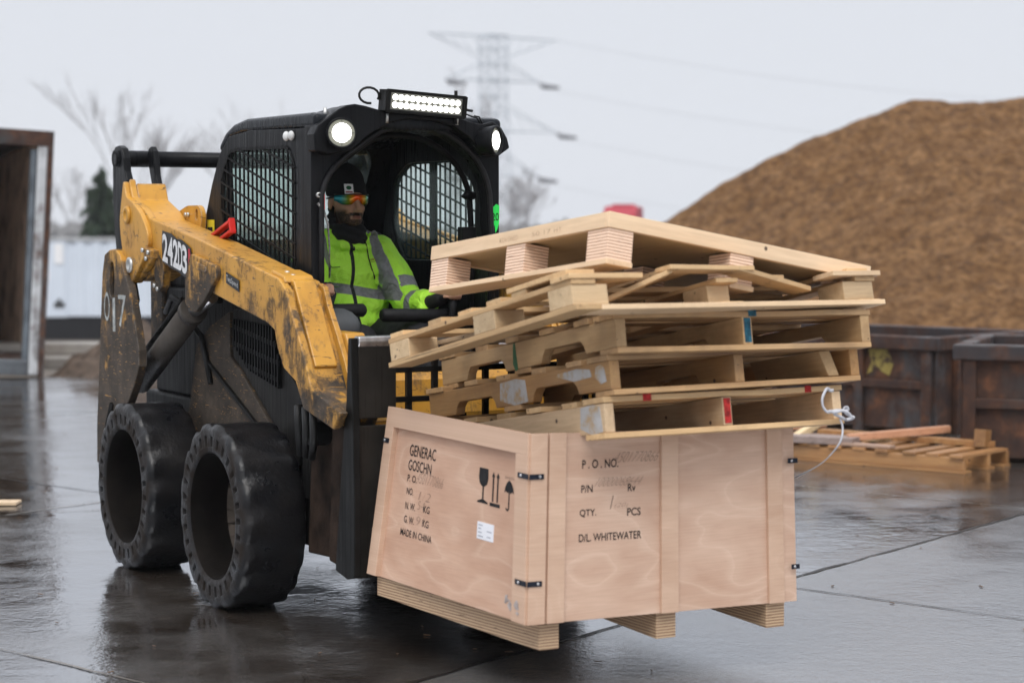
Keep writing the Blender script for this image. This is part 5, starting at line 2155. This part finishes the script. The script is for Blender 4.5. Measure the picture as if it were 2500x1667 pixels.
# ------------------------------------------------------------------ dumpsters
DRUST = m_rust('rusty dumpster', (.024, .026, .028), .44, 1.5)
DRUST2 = m_rust('darker rusty dumpster', (.016, .013, .012), .43, 8.0)


def dumpster(M, label, m, Lx, Ly, H, posts, rot_mark):
    T = thing('dumpster', label, 'dumpster', M, 'rusty dumpsters below the mulch heap')
    b = B()
    b.box((0, 0, .04), (Lx, .05, H))
    b.box((0, Ly - .05, .04), (Lx, Ly, H))
    b.box((0, .05, .04), (.05, Ly - .05, H))
    b.box((Lx - .05, .05, .04), (Lx, Ly - .05, H))
    b.box((.05, .05, .04), (Lx - .05, Ly - .05, .12))
    b.build('body', m, T)
    b = B()
    b.box((-.05, -.07, H - .09), (Lx + .05, .06, H + .02))
    b.box((-.05, Ly - .06, H - .09), (Lx + .05, Ly + .06, H + .02))
    b.box((-.05, .06, H - .09), (.06, Ly - .06, H + .02))
    b.box((Lx - .06, .06, H - .09), (Lx + .05, Ly - .06, H + .02))
    b.build('rim_rail', m_rust('greyed rim', (.020, .017, .018), .50, 4.0), T, .012)
    b = B()
    b.box((.03, -.045, H * .47), (Lx - .03, .0, H * .56))
    b.build('side_rail', m, T, .01)
    for x in posts:
        b = B()
        b.box((x, -.05, .0), (x + .09, .0, H - .09))
        b.build('stiffener', m, T, .008)
    for y in (.25, .95):
        b = B()
        b.box((Lx, y, .0), (Lx + .05, y + .09, H - .09))
        b.build('stiffener', m, T, .008)
    return T


_n = N('old yellow paint')
_q = _n.noise(_n.obj(), 11, 6, .7)
_n.out(_n.ramp(_q, [(.44, (.05, .028, .016)), (.52, (.25, .19, .05))]), .7, 0, .3)
_YS = _n.m
# left one: long side to the camera, corner near (3.35, 16.19)
ang = math.atan2(16.19 - 17.23, 3.35 - 2.9)
ca, sa = math.cos(ang), math.sin(ang)
d = V((.52, -.40, 0)).normalized()
M = Matrix.Translation(V((3.35, 16.19, 0)) - V((.72, -.69, 0)) * 3.1) @ Matrix.Rotation(math.atan2(-.69, .72), 4, 'Z')
dumpster(M, 'rusty dumpster with grey blue paint and a yellow smear, standing behind the ground pallet', DRUST, 3.1, 1.5, .765, (.02, 1.5, 2.35, 2.99), None)
b = B()
b.prism([(0, 0), (.1, .05), (.22, .0), (.26, .10), (.20, .2), (.24, .26), (.1, .27), (.02, .2), (.05, .1)], lambda x, z, k: V((2.45 + x, -.004 - .002 * k, .46 + z)))
o = b.build('yellow_smear', _YS, bpy.data.objects['dumpster'])
M = Matrix.Translation((3.16, 14.38, 0)) @ Matrix.Rotation(rad(-20), 4, 'Z')
dumpster(M, 'dark rusty dumpster standing nearer, past the ground pallet and upright wood block', DRUST2, 3.2, 1.5, .81, (.02, 1.1, 2.2, 3.05), None)

# ------------------------------------------------------------------ pallets and planks on the ground at the right
ORX = m_wood('wet orange board across', (.26, .12, .045), (.46, .25, .10), 'X', .15, 1, .35)
ORY = m_wood('wet orange board along', (.28, .13, .05), (.48, .26, .11), 'Y', .15, 1, .35)
PALE = m_wood('pale loose plank', (.55, .40, .22), (.70, .55, .34), 'X', .08)
COPPER = m_wood('orange beam', (.50, .24, .13), (.62, .33, .20), 'X', .05, 1, .4)
ex = V((-.76, .65, 0)).normalized()
GP = thing('ground_pallet', 'long orange brown pallet lying on the wet ground before the dumpsters', 'pallet', Matrix.Translation((3.02, 13.62, 0)) @ Matrix.Rotation(math.atan2(ex.y, ex.x), 4, 'Z'))
LL, WW = 2.2, .64
for y0 in (0.0, -WW / 2 - .02, -WW + .03):
    brd(GP, 'stringer', (0, y0 - .04, .02), (LL, y0, .105), ORX, .004)
x = .0
R = random.Random(6)
while x < LL - .1:
    brd(GP, 'deck_board', (x, -WW + R.uniform(-.03, .02), .106), (x + .10, R.uniform(.0, .03), .126), ORY, .003)
    x += R.choice((.17, .19, .21))
for y0 in (.01, -WW / 2, -WW + .09):
    brd(GP, 'bottom_board', (-.01, y0 - .10, .0), (LL, y0, .019), ORX, .003)


def plank(p, q, w, h, m, label, name='plank', group='loose planks on the ground pallet'):
    p, q = V(p), V(q)
    T = Matrix.Translation(p)
    b = B()
    b.bar((0, 0, 0), q - p, w, h)
    o = b.build(name, m, None, .004)
    o.location = p
    return tag(o, label, 'plank', group)


plank((2.36, 14.35, .172), (3.12, 14.55, .215), .05, .05, COPPER, 'salmon coloured square beam lying slantwise over the ground pallet')
plank((1.98, 14.55, .155), (2.42, 14.30, .155), .20, .05, m_wood('grey topped board', (.20, .14, .11), (.34, .27, .25), 'X', .2), 'short broad grey topped board at the crate end of the ground pallet')
plank((2.02, 14.55, .150), (2.2, 14.7, .245), .06, .05, PALE, 'pale yellow stick leaning up beside the crate corner')
plank((2.28, 15.07, .147), (3.33, 14.14, .147), .09, .04, ORX, 'long orange brown plank lying on the far side of the ground pallet')
plank((3.255, 14.13, .127), (3.265, 14.14, .25), .09, .08, ORX, 'short upright wood block at the dumpster end of the ground pallet', 'wood_block')
plank((2.46, 14.66, .143), (2.66, 14.5, .143), .11, .03, PALE, 'short pale yellow offcut lying across the ground pallet boards')
plank((2.30, 14.30, .138), (2.62, 14.04, .138), .09, .02, m_wood('pinkish thin board', (.38, .24, .17), (.5, .34, .25), 'X', .15), 'thin pinkish board at the near edge of the ground pallet')
plank((1.55, 15.9, .03), (2.3, 15.1, .19), .1, .03, COPPER, 'light orange board behind the grey topped board, partly hidden by the crate')


# ------------------------------------------------------------------ bare trees, spruce
def bare_tree(x, y, z0, h, seed, label, spread=.5, depth=6):
    R = random.Random(seed)
    T = thing('bare_tree', label, 'tree', Matrix.Translation((x, y, z0)), 'bare winter trees beyond the yard')
    tb, cb = B(), B()

    def grow(p, d, ln, r, lv):
        q = p + d * ln
        mid = p.lerp(q, .5) + V((R.uniform(-1, 1), R.uniform(-1, 1), 0)) * ln * .05
        (tb if lv == 0 else cb).tube([p, mid, q], [r, r * .85, r * .7], 6 if lv < 3 else 4, cap=False)
        if lv >= depth:
            return
        for i in range(3 if lv < 4 else 2):
            a = R.uniform(0, 6.28)
            up = .55 if lv < 3 else .4
            nd = (d * R.uniform(.7, 1.1) + V((math.cos(a), math.sin(a), up)) * R.uniform(.3, .75) * spread * 1.6).normalized()
            s = R.uniform(.45, 1.0)
            grow(p.lerp(q, s), nd, ln * R.uniform(.58, .82), max(.008, r * .62), lv + 1)

    grow(V((0, 0, 0)), V((R.uniform(-.05, .05), 0, 1)).normalized(), h * .34, h * .0048, 0)
    BARK = bpy.data.materials.get('bare bark') or plain('bare bark', (.26, .245, .245), .9, 0, .3, 3)
    t = tb.build('trunk', BARK, T)
    cb.build('crown', BARK, T)
    return T


bare_tree(-14.0, 78, -2.1, 10.8, 21, 'tall bare tree rising behind the loader tower and the spruce', .30, 6)
bare_tree(-10.2, 84, -2.1, 9.5, 5, 'bare tree showing between the loader tower and the cab roof', .6, 6)
bare_tree(-16.9, 80, -2.1, 6.5, 9, 'low bare tree above the white trailer roof', .6, 6)
bare_tree(.3, 90, -2.1, 7.8, 31, 'bare tree close beside the cab, under the pylon', .7, 7)
bare_tree(-3.2, 105, -2.1, 12.8, 12, 'slender bare tree topping out behind the light bar', .28, 7)


def spruce(x, y, z0, h, seed, label):
    R = random.Random(seed)
    T = thing('spruce_tree', label, 'tree', Matrix.Translation((x, y, z0)))
    b = B()
    b.tube([(0, 0, 0), (0, 0, h * .95)], [.14, .02], 8)
    b.build('trunk', bpy.data.materials['bare bark'], T)
    b = B()
    n = 170
    for i in range(n):
        t = (i + R.random()) / n
        z = .5 + (h - .5) * t
        ln = (1 - t) ** .85 * h * .38 * R.uniform(.40, 1.15) + .1
        a = R.uniform(0, 6.28)
        d = V((math.cos(a), math.sin(a), 0))
        s = V((-d.y, d.x, 0))
        p0 = V((0, 0, z))
        for k in range(20):
            q = (k + R.random()) / 20
            c = p0 + d * ln * q + V((0, 0, .10 * ln * math.sin(q * 3) - .32 * ln * q * q + .1 * q))
            w = (1 - q * .6) * .42 * ln
            for side in (-1, 1):
                e = c + s * side * w * R.uniform(.4, 1.0) + d * .12 * ln + V((0, 0, R.uniform(-.14, .03)))
                u = V((0, 0, .10 + .10 * R.random())) + d * .05
                b.face([c - u * .5, e, c + u])
    n_ = N('spruce needles')
    cl = n_.ramp(n_.noise(n_.obj(), 3, 4), [(.3, (.035, .055, .036)), (.7, (.075, .105, .065))])
    n_.out(cl, .8, 0, .2)
    b.build('crown', n_.m, T, recalc=False)
    return T


spruce(-15.2, 76, -2.1, 6.0, 4, 'dark green spruce half hidden by the loader tower, above the white trailer')
b = B()
R = random.Random(8)
for i in range(5200):
    x = R.uniform(-130, 60)
    hh = 3.6 + 1.4 * noise.noise(V((x * .05, 0, 0))) + .9 * noise.noise(V((x * .3, 4, 0)))
    y = 330 + R.uniform(-8, 8)
    z = -2.1 + hh * R.random() ** .6
    s = R.uniform(.4, 1.1)
    b.face([(x - s, y, z), (x + s, y, z + R.uniform(-.4, .4)), (x + R.uniform(-.5, .5), y + .3, z + s * 1.6)])
o = b.build('woodland', plain('distant wood', (.22, .22, .22), .9), None, recalc=False)
tag(o, 'far line of grey woodland along the horizon', 'woodland', None, 'stuff')

# ------------------------------------------------------------------ red lorry behind the pallets
RM = Matrix.Translation((2.83, 55, 0)) @ Matrix.Rotation(rad(-12), 4, 'Z')
rt_ = thing('red_truck', 'red lorry cab showing just above the topmost pallet', 'truck', RM)
RED = plain('red truck paint', (.33, .04, .055), .5, 0, .1)
b = B()
b.prism([(0, .45), (0, 1.25), (.25, 2.05), (.6, 2.30), (1.6, 2.30), (1.6, .45)], lambda y, z, k: V((-.46 if k else .46, y, z)))
cb = b.build('cab', RED, rt_, .05)
b = B()
b.prism([(-.36, 2.28), (.36, 2.28), (.32, 2.36), (-.20, 2.36)], lambda x, z, k: V((x, 1.2 if k else .6, z)))
b.build('roof_fairing', RED, rt_, .03)
b = B()
b.hexa([(-.42, .02, 1.28), (.42, .02, 1.28), (.42, .06, 1.28), (-.42, .06, 1.28), (-.40, .24, 2.0), (.40, .24, 2.0), (.40, .28, 2.02), (-.40, .28, 2.02)])
b.build('windscreen', plain('dark blue glass', (.05, .09, .16), .1), rt_)
b = B()
b.box((-.4, -.03, .55), (.4, 0, 1.05))
b.build('grille', FOAM, rt_)
for x in (-.36, .36):
    b = B()
    b.lathe([(-.03, .001), (-.03, .09), (.0, .09)], lambda a, p, q: V((x + p, a, .75 + q)), 16)
    b.build('headlight', REFL, rt_)
    for y in (.5, 1.3):
        b = B()
        b.lathe([(-.1, .001), (-.1, .2), (-.12, .36), (-.1, .42), (.1, .42), (.1, .001)], lambda a, p, q: V((x * 1.05 + a * (1 if x > 0 else -1) * -1, y + p, .42 + q)), 24)
        b.build('wheel', FOAM, rt_)

# ------------------------------------------------------------------ pylon and its wires
STL = plain('haze-paled galvanised lattice', (.50, .54, .58), .6, .2, .1)  # galvanised grey, paled further in place of distance haze
PM = Matrix.Translation((-3.6, 400, -2.1)) @ Matrix.Rotation(rad(33), 4, 'Z')
py_ = thing('transmission_tower', 'grey lattice power pylon standing far off behind the cab', 'pylon', PM)
b = B()
TW = .14


def lat(a, c, w=TW):
    b.bar(a, c, w, w)


levels = [0, 7, 13, 18.2, 22.6, 26.4, 29.8, 33.0, 36.0, 39.0, 41.6]
wd = lambda z: 3.6 - 1.6 * min(1, z / 22)
for z0, z1 in zip(levels, levels[1:]):
    w0, w1 = wd(z0), wd(z1)
    c0 = [(-w0, -w0), (w0, -w0), (w0, w0), (-w0, w0)]
    c1 = [(-w1, -w1), (w1, -w1), (w1, w1), (-w1, w1)]
    for i in range(4):
        j = (i + 1) % 4
        lat((*c0[i], z0), (*c1[i], z1), .19)
        lat((*c0[i], z0), (*c1[j], z1), .09)
        lat((*c0[j], z0), (*c1[i], z1), .09)
        lat((*c1[i], z1), (*c1[j], z1), .2)
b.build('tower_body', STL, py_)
TIPS = []
for zc, half, zb, up in ((41.4, 14.8, 37.2, 0), (32.9, 10.8, 36.6, 1), (23.2, 15.0, 28.2, 1), (14.5, 10.4, 19.0, 1)):
    b = B()
    w = 2.0
    for s in (-1, 1):
        for yy in (-1, 1):
            lat((0, yy * w, zc), (s * half, 0, zc), .17)
            lat((s * w, yy * w, zb), (s * half, 0, zc), .13)
        k = 5
        for i in range(1, k):
            t = i / k
            lat((s * (w + (half - w) * t), 0, zc), (s * (w + (half - w) * (t - .15)), 0, zb + (zc - zb) * (t - .15)), .09)
        TIPS.append((s * half, zc))
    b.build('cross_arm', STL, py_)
for (xx, zc) in TIPS[2:]:
    b = B()
    b.tube([(xx, 0, zc), (xx + .4, -.6, zc - .7), (xx + 2.6, -3.0, zc - 1.0)], [.25, .55, .30], 8)
    b.build('insulator', plain('dark insulator', (.12, .12, .13), .5), py_)
for i, (xx, zc) in enumerate(TIPS):
    if xx < 0:
        continue
    p0 = PM @ V((xx, 0, zc - (.9 if i > 1 else 0)))
    p1 = p0 + V((260, -60, -2))
    b = B()
    b.tube([p0.lerp(p1, t / 24) - p0 - V((0, 0, 14 * (t / 24) * (1 - t / 24) * 4)) for t in range(25)], .04, 5)
    o = b.build('power_line', plain('cable far', (.30, .31, .33), .6), None)
    o.location = p0
    tag(o, ['', 'highest wire, running from the pylon top arm', '', 'wire running from the second pylon arm', '', 'wire running from the wide third pylon arm', '', 'lowest wire, running from the bottom pylon arm'][i], 'wire', 'wires strung from the pylon')

# ------------------------------------------------------------------ air
b = B()
b.box((-330, -30, -3.2), (330, 470, 44))
hz = b.build('haze', None or bpy.data.materials.new('haze'))
hm = hz.data.materials[0]
hm.use_nodes = True
ht = hm.node_tree
ht.nodes.remove(ht.nodes['Principled BSDF'])
pv_ = ht.nodes.new('ShaderNodeVolumePrincipled')
pv_.inputs['Color'].default_value = (.92, .95, 1, 1)
pv_.inputs['Density'].default_value = .00035
ht.links.new(pv_.outputs[0], ht.nodes['Material Output'].inputs['Volume'])
hz['kind'] = 'stuff'
hz['label'] = 'pale rainy haze filling the air'

# ------------------------------------------------------------------ light
w = bpy.data.worlds.new('World')
S.world = w
w.use_nodes = True
t = w.node_tree
bg = t.nodes['Background']
sky = t.nodes.new('ShaderNodeTexSky')
sky.sky_type = 'NISHITA'
sky.sun_disc = False
SUN_EL, SUN_AZ = 57, 186          # azimuth measured clockwise from +Y: behind the camera, a little to its left
sky.sun_elevation = rad(SUN_EL)
sky.sun_rotation = rad(SUN_AZ)
hs = t.nodes.new('ShaderNodeHueSaturation')
hs.inputs['Saturation'].default_value = .3
mx = t.nodes.new('ShaderNodeMix')
mx.data_type = 'RGBA'
mx.inputs[0].default_value = .93
mx.inputs[7].default_value = (6.65, 6.9, 7.45, 1)
geo = t.nodes.new('ShaderNodeTexCoord')
sx = t.nodes.new('ShaderNodeSeparateXYZ')
t.links.new(geo.outputs['Generated'], sx.inputs[0])
mr = t.nodes.new('ShaderNodeMapRange')          # overcast dome: brighter towards the zenith
mr.inputs['From Min'].default_value = .12
mr.inputs['From Max'].default_value = 1
mr.inputs['To Min'].default_value = 1
mr.inputs['To Max'].default_value = 2.1
t.links.new(sx.outputs['Z'], mr.inputs['Value'])
vm = t.nodes.new('ShaderNodeVectorMath')
vm.operation = 'SCALE'
t.links.new(mr.outputs[0], vm.inputs['Scale'])
t.links.new(sky.outputs[0], hs.inputs['Color'])
t.links.new(hs.outputs[0], mx.inputs[6])
t.links.new(mx.outputs[2], vm.inputs[0])
t.links.new(vm.outputs[0], bg.inputs['Color'])
bg.inputs['Strength'].default_value = .0675
su = bpy.data.lights.new('sun', 'SUN')
su.energy = 1.4
su.angle = rad(36)
su.color = (1, .97, .93)
so_ = bpy.data.objects.new('sun', su)
COL.objects.link(so_)
d = V((math.sin(rad(SUN_AZ)) * math.cos(rad(SUN_EL)), math.cos(rad(SUN_AZ)) * math.cos(rad(SUN_EL)), math.sin(rad(SUN_EL))))
so_.rotation_euler = d.to_track_quat('Z', 'Y').to_euler()

# ------------------------------------------------------------------ camera
cam = bpy.data.cameras.new('camera')
cam.lens = 72
cam.sensor_width = 36
cam.clip_end = 4000
cam.clip_start = .1
co = bpy.data.objects.new('camera', cam)
COL.objects.link(co)
co.location = (0, 0, 1.62)
co.rotation_euler = (rad(90) - math.atan((833.5 - 565) / 5000), 0, 0)
cam.dof.use_dof = True
cam.dof.focus_distance = 8.9
cam.dof.aperture_fstop = 2.2
S.camera = co
S.view_settings.view_transform = 'Standard'
S.view_settings.look = 'None'
S.view_settings.exposure = .74
S.view_settings.gamma = 1
S.render.engine = 'CYCLES'
S.cycles.use_denoising = True
S.cycles.max_bounces = 8
S.cycles.transparent_max_bounces = 16
S.cycles.volume_bounces = 1
